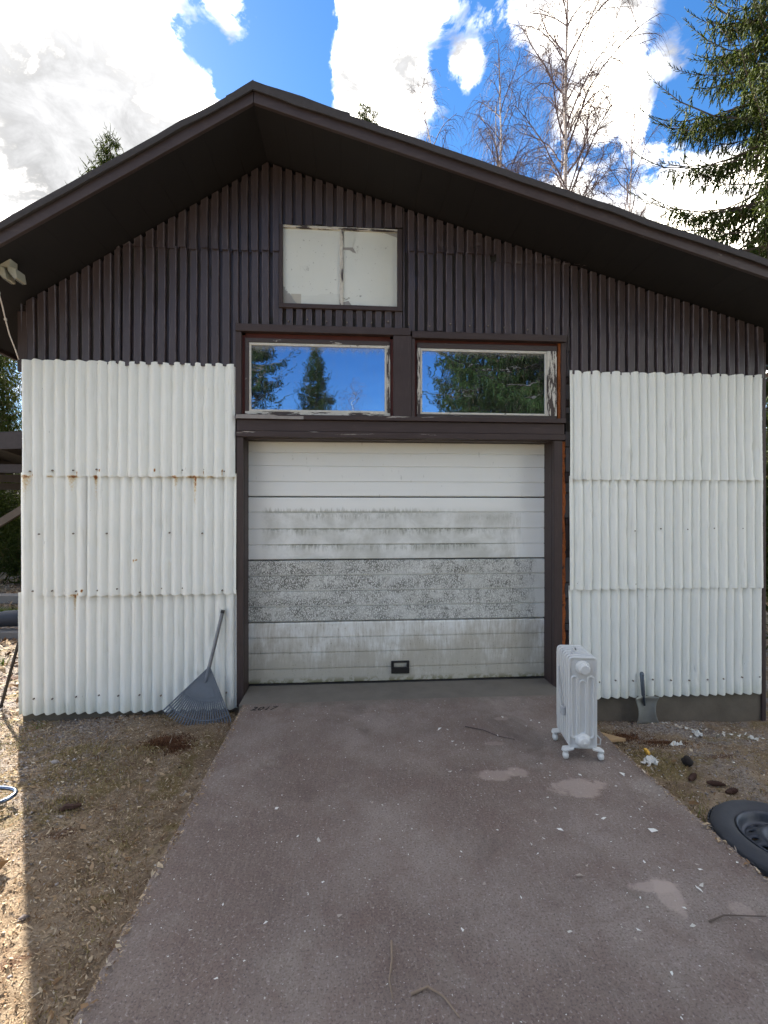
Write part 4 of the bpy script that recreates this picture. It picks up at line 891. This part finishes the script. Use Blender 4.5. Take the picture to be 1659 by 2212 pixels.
# ------------------------------------------------------------------ oil radiator
ENM = plain('white_enamel', (0.60, 0.61, 0.605), .35, var=.05, scale=6, bump=.02); CRD = plain('grey_cord', (0.42, 0.43, 0.44), .5)
rad = empty('oil_radiator', (1.431, -1.22, .0025), R(-9)); tag(rad, 'white oil-filled electric radiator on castors at the driveway edge', 'radiator')
def rrect(w_, z0_, z1_, cr_, ins, n=6):
    pts = []; x1 = w_ / 2 - ins; a0, a1 = z0_ + ins, z1_ - ins; c_ = max(.004, cr_ - ins)
    for (cx, cz, st) in [(x1 - c_, a1 - c_, 0), (-x1 + c_, a1 - c_, 90), (-x1 + c_, a0 + c_, 180), (x1 - c_, a0 + c_, 270)]:
        for k in range(n + 1): a = R(st + 90 * k / n); pts.append((cx + c_ * math.cos(a), cz + c_ * math.sin(a)))
    return pts
def fin_mesh(w_, z0_, z1_):
    mb = MB(); lay = [(.030, .004), (.020, .0035), (.012, -.0105), (.004, -.0135), (.0, -.006), (.0, .006), (.004, .0135), (.012, .0105), (.020, -.0035), (.030, -.004)]
    lay = [(.026, -.0010), (.0150, -.0010), (.012, -.0082), (.0045, -.0090), (.0, -.004), (.0, .004), (.0045, .0090), (.012, .0082), (.0150, .0010), (.026, .0010)]
    m = None
    vs = []
    for ins, y in lay:
        p = rrect(w_, z0_, z1_, .028, ins); m = len(p); vs += [(q[0], y, q[1]) for q in p]
    fs = [(l * m + k, l * m + (k + 1) % m, (l + 1) * m + (k + 1) % m, (l + 1) * m + k) for l in range(len(lay) - 1) for k in range(m)]
    fs += [tuple(range(m))[::-1], tuple(range((len(lay) - 1) * m, len(lay) * m))]
    return mb.add(vs, fs)
ZB, ZT, FW = .060, .622, .172
f0 = build('fin', fin_mesh(FW, ZB, ZT), ENM, rad, smooth=False, loc=(0, .0135, 0))
f0.data.polygons.foreach_set('use_smooth', [len(p.vertices) == 4 for p in f0.data.polygons])
for i in range(1, 7):
    c_ = f0.copy(); COL.objects.link(c_); c_.parent = rad; c_.location = (0, .0135 + .041 * i, 0)
def stadium(x0, x1, z0_, z1_, top=True):
    rr_ = (x1 - x0) / 2; cx = (x0 + x1) / 2; p = [(x0, -.0015 + .0135 - .006, z0_)]
    yy = .0118
    p = [(cx + rr_ * math.cos(a), yy, z1_ - rr_ + rr_ * math.sin(a)) for a in np.linspace(0, math.pi, 9)] + [(cx + rr_ * math.cos(a), yy, z0_ + rr_ + rr_ * math.sin(a)) for a in np.linspace(math.pi, 2 * math.pi, 9)]
    return p + [p[0]]
for (x0, x1, z0_, z1_) in [(-.066, -.032, .125, .500), (-.021, .021, .150, .475), (.032, .066, .125, .500)]: build('pressed_channel', MB().tube(stadium(x0, x1, z0_, z1_), .0085, 6, False), ENM, f0, smooth=True, loc=(0, -.0135, 0))
build('top_boss', MB().lathe([(.0, -.044), (.026, -.043), (.030, -.038), (.031, -.018), (.040, -.014), (.043, .0), (.044, .010)], 'y', 28, (0, 0, .555)), ENM, f0, smooth=False, loc=(0, -.0135, 0))
build('bottom_boss', MB().lathe([(.0, -.046), (.006, -.045), (.008, -.036), (.026, -.032), (.030, -.026), (.033, -.010), (.044, .0), (.046, .010)], 'y', 28, (0, 0, .112)), ENM, f0, smooth=False, loc=(0, -.0135, 0))
for zz in (.112, .555): build('oil_pipe', MB().tube([(0, .01, zz), (0, .26, zz)], .024, 14), ENM, rad, smooth=True)
cbx = MB(); cbx.box(-.07, .07, .2745, .34, .12, .57); build('control_box', cbx, ENM, rad, bevel=.012)
for yy in (.012, .246):
    for sgn in (-1, 1):
        k = MB(); k.prism([(sgn * .055, yy - .022, .058), (sgn * .118, yy - .030, .046), (sgn * .126, yy + .0, .044), (sgn * .112, yy + .028, .048), (sgn * .055, yy + .022, .060)], (0, 0, .012)); br = build('castor_bracket', k, ENM, rad, bevel=.003)
        wv_ = MB().lathe([(.0, -.017), (.010, -.0165), (.019, -.012), (.0225, -.004), (.0225, .004), (.019, .012), (.010, .0165), (.0, .017)], 'x', 20, (sgn * .104, yy - .012, .0225)); build('castor', wv_, ENM, br, smooth=True)
cordp = [(.01, .15, .60), (-.01, .13, .645), (-.035, .09, .648), (-.050, .06, .630), (-.04, .05, .60)]
build('cord', MB().tube(cordp, .0045, 8), CRD, rad, smooth=True)
cr2 = build('cord', MB().tube([(-.090, .20, .50), (-.098, .17, .42), (-.102, .12, .34), (-.100, .085, .285)], .004, 8), CRD, rad, smooth=True)
pgm = MB(); pgm.box(-.114, -.088, .055, .09, .240, .290); build('plug', pgm, CRD, cr2, bevel=.006)
build('cord', MB().tube([(.08, .12, .10), (.115, .11, .105), (.135, .09, .085), (.125, .07, .06), (.09, .08, .055)], .0045, 8), CRD, rad, smooth=True)

# ------------------------------------------------------------------ small shovel at the plinth
GLV = plain('worn_galvanised', (0.30, 0.31, 0.29), .45, .6, var=.35, scale=9, bump=.2); HND = plain('blue_grey_handle', (0.10, 0.12, 0.15), .45, .5)
sh = empty('hand_shovel', (2.585, -.055, -.30)); tag(sh, 'small galvanised hand shovel stuck in the soil against the plinth', 'shovel'); sh.rotation_euler = (R(-4), 0, 0)
mb = MB(); N_, M_ = 12, 10; vs = []
for j in range(M_ + 1):
    t = j / M_; z_ = -.05 + .245 * t; hw = .112 - .030 * math.sin(math.pi * min(1, t * 1.05)) + .0 * t - .006 * t
    for i in range(N_ + 1):
        s_ = -1 + 2 * i / N_; vs.append((hw * s_ - .004 * t, -.028 * abs(s_) ** 3 * (1 - .2 * t) - (.02 * max(0, t - .85) / .15), z_ + (.006 * (1 - s_ * s_))))
fs = [(j * (N_ + 1) + i, j * (N_ + 1) + i + 1, (j + 1) * (N_ + 1) + i + 1, (j + 1) * (N_ + 1) + i) for j in range(M_) for i in range(N_)]
bl = build('blade', mb.add(vs, fs), GLV, sh, smooth=True); sol = bl.modifiers.new('thick', 'SOLIDIFY'); sol.thickness = .003
hm = MB(); hm.tube([(-.014, -.012, .12), (-.022, -.016, .19), (-.026, -.018, .21), (-.028, -.016, .30), (-.028, -.012, .39), (-.028, -.011, .405)], [.008, .011, .016, .017, .018, .010], 10); build('handle', hm, HND, sh, smooth=True)
build('hang_hole', MB().lathe([(.0, -.0305), (.005, -.0305), (.005, -.012)], 'y', 10, (-.028, .0, .378)), BLK, sh)

# ------------------------------------------------------------------ wheel on the right
RUB = plain('dusty_tyre_rubber', (0.032, 0.034, 0.040), .75, var=.35, scale=9, bump=.3); RIM = plain('black_steel_rim', (0.034, 0.039, 0.052), .42, .3, var=.5, scale=20)
wh = empty('car_wheel', (2.04, -1.955, -.165)); tag(wh, 'car tyre on a black steel rim lying flat beside the driveway', 'wheel'); wh.rotation_euler = (R(1.5), R(2), .4)
build('tyre', MB().lathe([(.192, .030), (.205, .014), (.245, .002), (.285, .012), (.302, .036), (.306, .080), (.305, .110), (.298, .146), (.280, .166), (.252, .172), (.225, .168), (.205, .158), (.194, .146), (.190, .130), (.188, .05), (.192, .030)], 'z', 64), RUB, wh, smooth=True)
tr_ = MB()
for k in range(60):
    a = 2 * math.pi * k / 60
    for (z0_, z1_, s_) in [(.03, .075, .25), (.085, .135, -.25)]:
        ps = []
        for (aa, zz) in [(a, z0_), (a + .07, z0_), (a + .07 + s_ * .1, z1_), (a + s_ * .1, z1_)]: ps.append((.306 * math.cos(aa), .306 * math.sin(aa), zz))
        tr_.prism(ps, (.005 * math.cos(a), .005 * math.sin(a), 0))
build('tread', tr_, RUB, MATS and [o for o in wh.children if o.name.startswith('tyre')][0])
rim = build('rim', MB().lathe([(.196, .150), (.199, .160), (.193, .163), (.186, .152), (.178, .140), (.174, .125), (.168, .119), (.160, .118)], 'z', 64), RIM, wh, smooth=True)
dm = MB(); K = 14
for k in range(K):
    a0, a1 = 2 * math.pi * k / K, 2 * math.pi * (k + 1) / K; ro, ri_ = .1605, .108; am = (a0 + a1) / 2; rm = (ro + ri_) / 2
    sq = []; ci = []; lo_ = []
    for j in range(16):
        th = 2 * math.pi * j / 16; cx, cy = math.cos(th), math.sin(th); m = max(abs(cx), abs(cy)); u_, v_ = cx / m, cy / m
        rr_ = rm + v_ * (ro - ri_) / 2; aa = am + u_ * (a1 - a0) / 2; zf = lambda q: .118 + .026 * math.sin(math.pi * min(1, max(0, (.1605 - q) / .0525)) * .5)
        sq.append((rr_ * math.cos(aa), rr_ * math.sin(aa), zf(rr_)))
        rc = rm + cy * .0135; ac = am + cx * .0135 / rm; ci.append((rc * math.cos(ac), rc * math.sin(ac), zf(rc) - .002)); lo_.append((rc * math.cos(ac), rc * math.sin(ac), zf(rc) - .012))
    dm.add(sq + ci + lo_, [(j, (j + 1) % 16, 16 + (j + 1) % 16, 16 + j) for j in range(16)] + [(16 + j, 16 + (j + 1) % 16, 32 + (j + 1) % 16, 32 + j) for j in range(16)])
dm.lathe([(.1082, .144), (.100, .150), (.085, .147), (.075, .128), (.055, .124), (.034, .124), (.030, .09)], 'z', 56); build('wheel_disc', dm, RIM, rim, smooth=True)
for k in range(5):
    a = 2 * math.pi * k / 5; build('bolt_seat', MB().lathe([(.0125, .1265), (.0105, .128), (.007, .125), (.007, .11)], 'z', 12, (.054 * math.cos(a), .054 * math.sin(a), 0)), plain('rust_stain', (0.10, 0.05, 0.035), .8), rim)

# ------------------------------------------------------------------ things lying about
bo = empty('board_offcut', (2.00, -.46, float(ground_z(2.0, -.46)) + .035)); tag(bo, 'short pale wooden board lying behind the radiator', 'board')
build('plank', MB().prism([(-.02, .22, 0), (.075, .22, 0), (.095, -.11, 0), (-.045, -.10, 0)], (0, 0, .022)), plain('pale_sawn_wood', (0.42, 0.28, 0.14), .75, var=.15, scale=20), bo, bevel=.003); bo.rotation_euler = (R(-16), 0, R(4))
def paper(name, x, y, sz, seed, label, col=(.58, .58, .55)):
    r = np.random.default_rng(seed); N = 9; V = []; z0_ = float(ground_z(x, y)) + .006
    for i in range(N):
        for j in range(N):
            u_, v_ = i / (N - 1) - .5, j / (N - 1) - .5; V.append((u_ * sz[0] + r.normal(0, .004), v_ * sz[1] + r.normal(0, .004), abs(.022 * math.sin(7 * u_ + seed) * math.cos(6 * v_ + 2) + r.normal(0, .004))))
    q = [(i * N + j, (i + 1) * N + j, (i + 1) * N + j + 1, i * N + j + 1) for i in range(N - 1) for j in range(N - 1) if r.random() > .04 and not (i + j < 3 or i - j > 5)]
    o = build(name, MB().add(V, q), plain('dirty_white_paper', col, .7, var=.2, scale=15), None, loc=(x, y, z0_)); o.rotation_euler[2] = seed * .7
    m_ = o.modifiers.new('thick', 'SOLIDIFY'); m_.thickness = .0012; tag(o, label, 'paper'); return o
paper('paper_scrap', 1.965, -1.06, (.14, .08), 1, 'torn white paper scrap by the yellow piece at the driveway edge')
paper('paper_scrap', 2.83, -.36, (.10, .06), 2, 'crumpled pale paper at the foot of the right plinth')
paper('paper_scrap', 3.14, -.55, (.08, .04), 3, 'small white paper scrap right of the crumpled one by the plinth')
paper('paper_scrap', 2.42, -.66, (.11, .04), 5, 'narrow beige paper scrap in the middle of the right soil', (.50, .45, .36))
pg = MB(); pg.box(-.012, .012, -.035, .035, 0, .014); pg.box(-.010, .010, -.02, .02, .0145, .022)
pp = build('plastic_piece', pg, plain('yellow_plastic', (0.75, 0.42, 0.03), .45), None, bevel=.003, loc=(2.045, -.905, float(ground_z(2.045, -.905)) + .004)); pp.rotation_euler = (R(35), 0, R(10)); tag(pp, 'small yellow plastic piece on the soil above the torn paper', 'plastic piece')
CONE = plain('brown_cone_scales', (0.060, 0.028, 0.018), .9, var=.4, scale=60, bump=.8)
def cone(x, y, rz, ln, label):
    e = empty('spruce_cone', (x, y, float(ground_z(x, y)) + .016), rz); tag(e, label, 'cone', 'spruce cones beside the driveway')
    mb = MB()
    for k in range(11):
        for q in range(8):
            t = (k + .5) / 11; a = 2 * math.pi * (q + .5 * (k % 2)) / 8; rr_ = .015 * math.sin(math.pi * (.12 + .82 * t)); xx = ln * (t - .5)
            c_ = Vector((xx, rr_ * math.cos(a), rr_ * math.sin(a))); tn = Vector((0, -math.sin(a), math.cos(a))) * .008; ou = Vector((0, math.cos(a), math.sin(a)))
            mb.add([c_ - tn - ou * .007, c_ + tn - ou * .007, c_ + Vector((.014, 0, 0)) + ou * .006], [(0, 1, 2)])
    build('scales', mb, CONE, e); build('core', MB().tube([(-ln * .48, 0, 0), (-ln * .2, 0, 0), (ln * .2, 0, 0), (ln * .48, 0, 0)], [.008, .014, .014, .005], 8), CONE, e)
cone(2.078, -1.29, .6, .085, 'brown spruce cone nearest the torn paper'); cone(2.16, -1.37, -.4, .09, 'brown spruce cone in the middle of three'); cone(2.20, -1.44, .2, .075, 'brown spruce cone nearest the tyre')
bl_ = MB().lathe([(.0, -.030), (.018, -.026), (.030, -.010), (.033, .006), (.027, .022), (.014, .031), (.0, .033)], 'z', 18)
for i, v in enumerate(bl_.v): k = 1 + .12 * math.sin(i * 2.7); bl_.v[i] = (v[0] * k, v[1] * k, v[2] * k)
bb = build('dark_lump', bl_, plain('black_clod', (0.018, 0.014, 0.012), .95, bump=.8), None, smooth=True, loc=(2.18, -1.11, float(ground_z(2.18, -1.11)) + .022)); tag(bb, 'round black clod on the bare soil above the cones', 'clod')
dk = MB().tube([(-.05, 0, .0), (-.02, .01, .012), (.01, .0, .010), (.05, .015, .004)], [.012, .02, .016, .010], 7)
d_ = build('bark_piece', dk, CONE, None, loc=(-1.52, -1.28, float(ground_z(-1.52, -1.28)) + .006)); d_.rotation_euler[2] = .3; tag(d_, 'dark piece of bark on the soil left of the driveway', 'bark')
def stick(pts, r_, label, col=(.23, .17, .12), z=.006):
    o = build('twig', MB().tube([(p[0], p[1], z + (p[2] if len(p) > 2 else 0)) for p in pts], [r_ * k for k in np.linspace(1, .5, len(pts))], 6), plain('dry_twig_%d' % int(col[0] * 100), col, .85), None); tag(o, label, 'twig', 'twigs on the driveway')
stick([(.155, -2.36), (.15, -2.43), (.135, -2.5), (.14, -2.56)], .004, 'thin upright twig left of the curved one at the photo bottom'); stick([(.20, -2.55), (.255, -2.535, .004), (.30, -2.57, .004), (.335, -2.63)], .0045, 'pale curved twig near the bottom of the driveway')
stick([(1.33, -2.37), (1.40, -2.355, .006), (1.47, -2.36, .004), (1.56, -2.365)], .0035, 'dark twig below the pale patch on the right of the driveway', (.10, .075, .06)); stick([(.82, -.74), (.93, -.80), (1.01, -.90), (1.10, -.95)], .003, 'thin dark twig left of the radiator', (.07, .05, .045))
stick([(1.742, -1.40), (1.77, -1.5), (1.80, -1.57)], .005, 'pale straw lying along the driveway edge above the tyre', (.52, .47, .38), -.06)

# chrome-tubed seat poking in at the left edge
CHR = plain('bright_chrome', (0.14, 0.17, 0.23), .14, 1.0, var=.02, bump=0)
ch = empty('tubular_stool', (-2.07, -1.27, -.13)); tag(ch, 'dark seat with a bent chrome tube, cut by the left edge', 'stool')
loop = [(-.55, .10, .055), (-.1, .105, .075), (.10, .100, .080), (.20, .075, .080), (.235, .03, .078), (.215, -.02, .074), (.15, -.075, .068), (.0, -.17, .06), (-.3, -.34, .05), (-.5, -.42, .05)]
sm = []
P4 = [Vector(p) for p in loop]
for i in range(len(P4) - 1):
    p0, p1, p2, p3 = P4[max(i - 1, 0)], P4[i], P4[i + 1], P4[min(i + 2, len(P4) - 1)]
    for k in range(6):
        t = k / 6; sm.append(.5 * ((2 * p1) + (-p0 + p2) * t + (2 * p0 - 5 * p1 + 4 * p2 - p3) * t * t + (-p0 + 3 * p1 - 3 * p2 + p3) * t ** 3))
build('chrome_tube', MB().tube(sm, .0115, 12), CHR, ch, smooth=True)
st_ = MB(); st_.prism([(-.5, .085, .03), (.06, .085, .03), (.10, .05, .03), (.03, -.09, .03), (-.2, -.25, .03), (-.5, -.30, .03)], (0, 0, .03)); build('seat', st_, plain('navy_vinyl', (0.012, 0.018, 0.03), .45), ch, bevel=.008)
for (x_, y_) in [(-.1, .105), (.0, -.17)]: build('foot', MB().tube([(x_, y_, .07), (x_, y_, -.01)], .010, 10), CHR, ch)

# pole leaning on the side of the garage
po = empty('leaning_pole', (-2.93, .26, -.17)); tag(po, 'black pole leaning on the garage corner at the left edge', 'pole')
build('shaft', MB().tube([(0, 0, 0), (.16, -.04, .52), (.305, -.06, .98)], .0125, 10), plain('black_steel', (0.02, 0.018, 0.018), .5), po); build('tip', MB().tube([(-.006, .001, -.015), (.012, -.003, .045)], .016, 10), BLK, po)

# floodlight under the left verge
CRM = plain('cream_lamp_paint', (0.36, 0.34, 0.26), .45)
fl_ = empty('floodlight', (-2.42, -.40, 3.285)); fl_.scale = (.8, .8, .8); tag(fl_, 'cream twin floodlight with dangling cable under the left verge', 'floodlight')
build('mount', MB().box(-.05, .04, -.05, .05, -.05, .06), CRM, fl_, bevel=.006)
for i, x_ in enumerate((-.04, .055)):
    k = MB(); k.prism([(x_ - .035, -.06, -.04), (x_ + .035, -.06, -.065), (x_ + .050, -.06, -.150), (x_ + .030, -.06, -.155), (x_ - .030, -.06, -.085)], (0, .13, 0)); hd = build('lamp_head', k, CRM, fl_, bevel=.004)
    build('lamp_glass', MB().prism([(x_ + .026, -.05, -.157), (x_ - .028, -.05, -.089), (x_ - .031, -.05, -.092), (x_ + .023, -.05, -.160)], (0, .11, 0)), plain('lamp_glass_grey', (0.35, 0.36, 0.34), .1), hd)
build('bracket', MB().tube([(-.10, -.05, -.055), (-.03, -.05, -.125), (.02, -.05, -.165)], .006, 6), CRM, fl_)
WC = plain('white_cable', (0.60, 0.57, 0.54), .5)
build('cable', MB().tube([(-.08, -.04, -.10), (-.12, .0, -.16), (-.13, .06, -.24), (-.15, .14, -.34), (-.18, .22, -.42), (-.215, .33, -.53), (-.225, .42, -.63), (-.222, .468, -.72)], .006, 7), WC, fl_, smooth=True)
for p_ in [(-.13, .06, -.24), (-.18, .22, -.42)]: build('cable_clip', MB().box(p_[0] - .008, p_[0] + .008, p_[1] - .01, p_[1] + .01, p_[2] - .008, p_[2] + .012), WC, fl_)

# ------------------------------------------------------------------ yard seen past the left corner
kb = empty('concrete_edging', (-5.2, 2.62, -.2), R(-3)); tag(kb, 'low concrete edging in the yard at the left edge', 'edging')
for i in range(3): build('kerb_stone', MB().box(-1.6 + i * 1.05, -.57 + i * 1.05, -.1, .1, 0, .14), plain('grey_kerb', (0.19, 0.175, 0.16), .9, var=.25, scale=10), kb, bevel=.01)
bg = empty('tool_bag', (-4.66, 2.66, -.03)); tag(bg, 'dark blue tool bag with red end on the concrete edging', 'bag')
bm_ = MB(); secs = [(-.22, .02, .02), (-.18, .07, .09), (-.05, .10, .17), (.15, .11, .21), (.4, .11, .22), (.6, .09, .18)]; vs = []
for (x_, hw, hh) in secs:
    for k in range(10): a = math.pi * 2 * k / 10; vs.append((x_, hw * math.cos(a), hh / 2 + hh / 2 * math.sin(a)))
fs = [(i * 10 + k, i * 10 + (k + 1) % 10, (i + 1) * 10 + (k + 1) % 10, (i + 1) * 10 + k) for i in range(5) for k in range(10)] + [tuple(range(10)), tuple(range(50, 60))]
build('body', bm_.add(vs, fs), plain('navy_fabric', (0.02, 0.026, 0.04), .7), bg, smooth=True); build('red_end', MB().tube([(-.30, 0, .06), (-.24, 0, .055), (-.20, 0, .05)], [.03, .045, .04], 10), plain('red_plastic', (0.45, 0.03, 0.02), .45), bg, smooth=True)
tb = empty('timber_beam', (-6.2, 5.0, -.2), R(-7)); tag(tb, 'weathered timber beam lying beyond the concrete edging', 'beam'); build('beam', MB().box(-2.2, 1.6, -.12, .12, .06, .20), plain('weathered_timber', (0.20, 0.18, 0.16), .9, var=.2), tb, bevel=.008); build('bearer', MB().box(-1.9, -1.7, -.3, .3, 0, .06), MATS['weathered_timber'], tb); build('bearer', MB().box(1.2, 1.4, -.3, .3, 0, .06), MATS['weathered_timber'], tb)
sd2 = empty('open_shed', (-6.3, 5.6, -.2)); tag(sd2, 'open timber shed with dark lean-to roof at the left edge', 'shed')
DW = plain('dark_shed_timber', (0.055, 0.045, 0.045), .85, var=.3)
build('roof', MB().prism([(-3.5, -.05, 2.98), (2.4, -.05, 3.20), (2.4, 3.4, 2.80), (-3.5, 3.4, 2.58)], (0, 0, .07)), FELT, sd2); build('fascia', MB().prism([(-3.5, -.09, 2.72), (2.4, -.09, 2.94), (2.4, -.09, 3.25), (-3.5, -.09, 3.03)], (0, .035, 0)), DW, sd2)
for i in range(7): build('rafter', MB().prism([(-3.4 + i * .93, .0, 2.83 + i * .0345), (-3.3 + i * .93, .0, 2.835 + i * .0345), (-3.3 + i * .93, 3.3, 2.44 + i * .0345), (-3.4 + i * .93, 3.3, 2.435 + i * .0345)], (0, 0, .13)), DW, sd2)
for y_ in (.15, 1.7, 3.2): build('purlin', MB().box(-3.4, 2.3, y_, y_ + .12, 2.42 - .1 * (y_ > 1) - .12 * (y_ > 3), 2.58 - .1 * (y_ > 1) - .12 * (y_ > 3)), DW, sd2)
for (x_, y_) in [(-3.3, .15), (1.0, .15), (-3.3, 3.2), (1.0, 3.2)]: build('post', MB().box(x_, x_ + .13, y_, y_ + .12, 0, 2.42 - .22 * (y_ > 1)), plain('brown_post', (0.13, 0.10, 0.075), .85), sd2)
build('brace', MB().prism([(-.75, .16, 1.30), (-.60, .16, 1.24), (1.02, .16, 2.28), (1.02, .16, 2.44)], (0, .08, 0)), MATS['brown_post'], sd2)
rh = empty('red_cottage', (-21, 24, -.4), R(20)); tag(rh, 'red cottage far behind the open shed', 'cottage')
build('wall', MB().prism([(-5, -3, 0), (5, -3, 0), (5, -3, 2.7), (-5, -3, 2.7)], (0, 6, 0)), plain('falu_red', (0.26, 0.045, 0.03), .85), rh); build('roof', MB().prism([(-5.3, -3.4, 2.6), (-5.3, 0, 4.4), (-5.3, 3.4, 2.6)], (10.6, 0, 0)), FELT, rh)
for x_ in (-3, 0, 3): wv2 = build('window', MB().box(x_ - .5, x_ + .5, -3.04, -3.01, .9, 2.1), plain('white_trim', (0.7, 0.7, 0.68), .6), rh); build('pane', MB().box(x_ - .4, x_ + .4, -3.06, -3.045, 1.0, 2.0), plain('dark_pane', (0.02, 0.025, 0.03), .1), wv2)
def bush(x, y, h_, w_, seed, label, n=2600, col=((.03, .05, .015), (.09, .11, .03))):
    r = np.random.default_rng(seed); e = empty('shrub', (x, y, -.25)); tag(e, label, 'shrub'); O = r.normal(0, .35, (n, 3)) * np.array([w_, w_, h_ * .6]) + np.array([0, 0, h_ * .55]); O[:, 2] = np.clip(O[:, 2], .05, h_); D = r.normal(0, 1, (n, 3)) + np.array([0, 0, -.3])
    V, F = place_twigs(O, D, r.uniform(.1, .3, n), r.uniform(.014, .024, n), seed); link('foliage', np_mesh('foliage', V, F), NEED, e)
    stm = MB()
    for k in range(7): a = k * .9; stm.tube([(0, 0, 0), (.25 * w_ * math.cos(a), .25 * w_ * math.sin(a), h_ * .5), (.4 * w_ * math.cos(a), .4 * w_ * math.sin(a), h_ * .9)], [.02, .014, .006], 5)
    build('stems', stm, BARK, e)
bush(-7.2, 7.6, 1.3, 1.0, 71, 'low dark shrub under the open shed'); bush(5.4, 2.6, 3.2, 1.6, 72, 'tall dark shrub behind the right corner of the garage', 5000); bush(-9.6, 9.8, 2.2, 2.4, 73, 'wide dark shrub behind the open shed', 4500)

# far-off wood closing the horizon all round
r = np.random.default_rng(99); O = []; D = []; L = []; W = []
for k in range(150):
    a = 2 * math.pi * k / 150 + r.uniform(-.02, .02); dist = r.uniform(52, 74); h_ = r.uniform(5.5, 8.5); cx, cy = dist * math.cos(a), dist * math.sin(a)
    for q in range(46):
        t = q / 46; az = q * 2.4; rad_ = (1 - t) * 2.0 + .15; O.append((cx, cy, -.6 + h_ * (.06 + .9 * t))); D.append((math.cos(az), math.sin(az), -.35 + .5 * t)); L.append(rad_ * r.uniform(.8, 1.2)); W.append(.22 + .25 * (1 - t))
V, F = place_twigs(O, D, L, W, 99); df = link('distant_forest', np_mesh('distant_forest', V, F), NEED); tag(df, 'far-off spruce wood along the horizon', 'forest', kind='stuff')
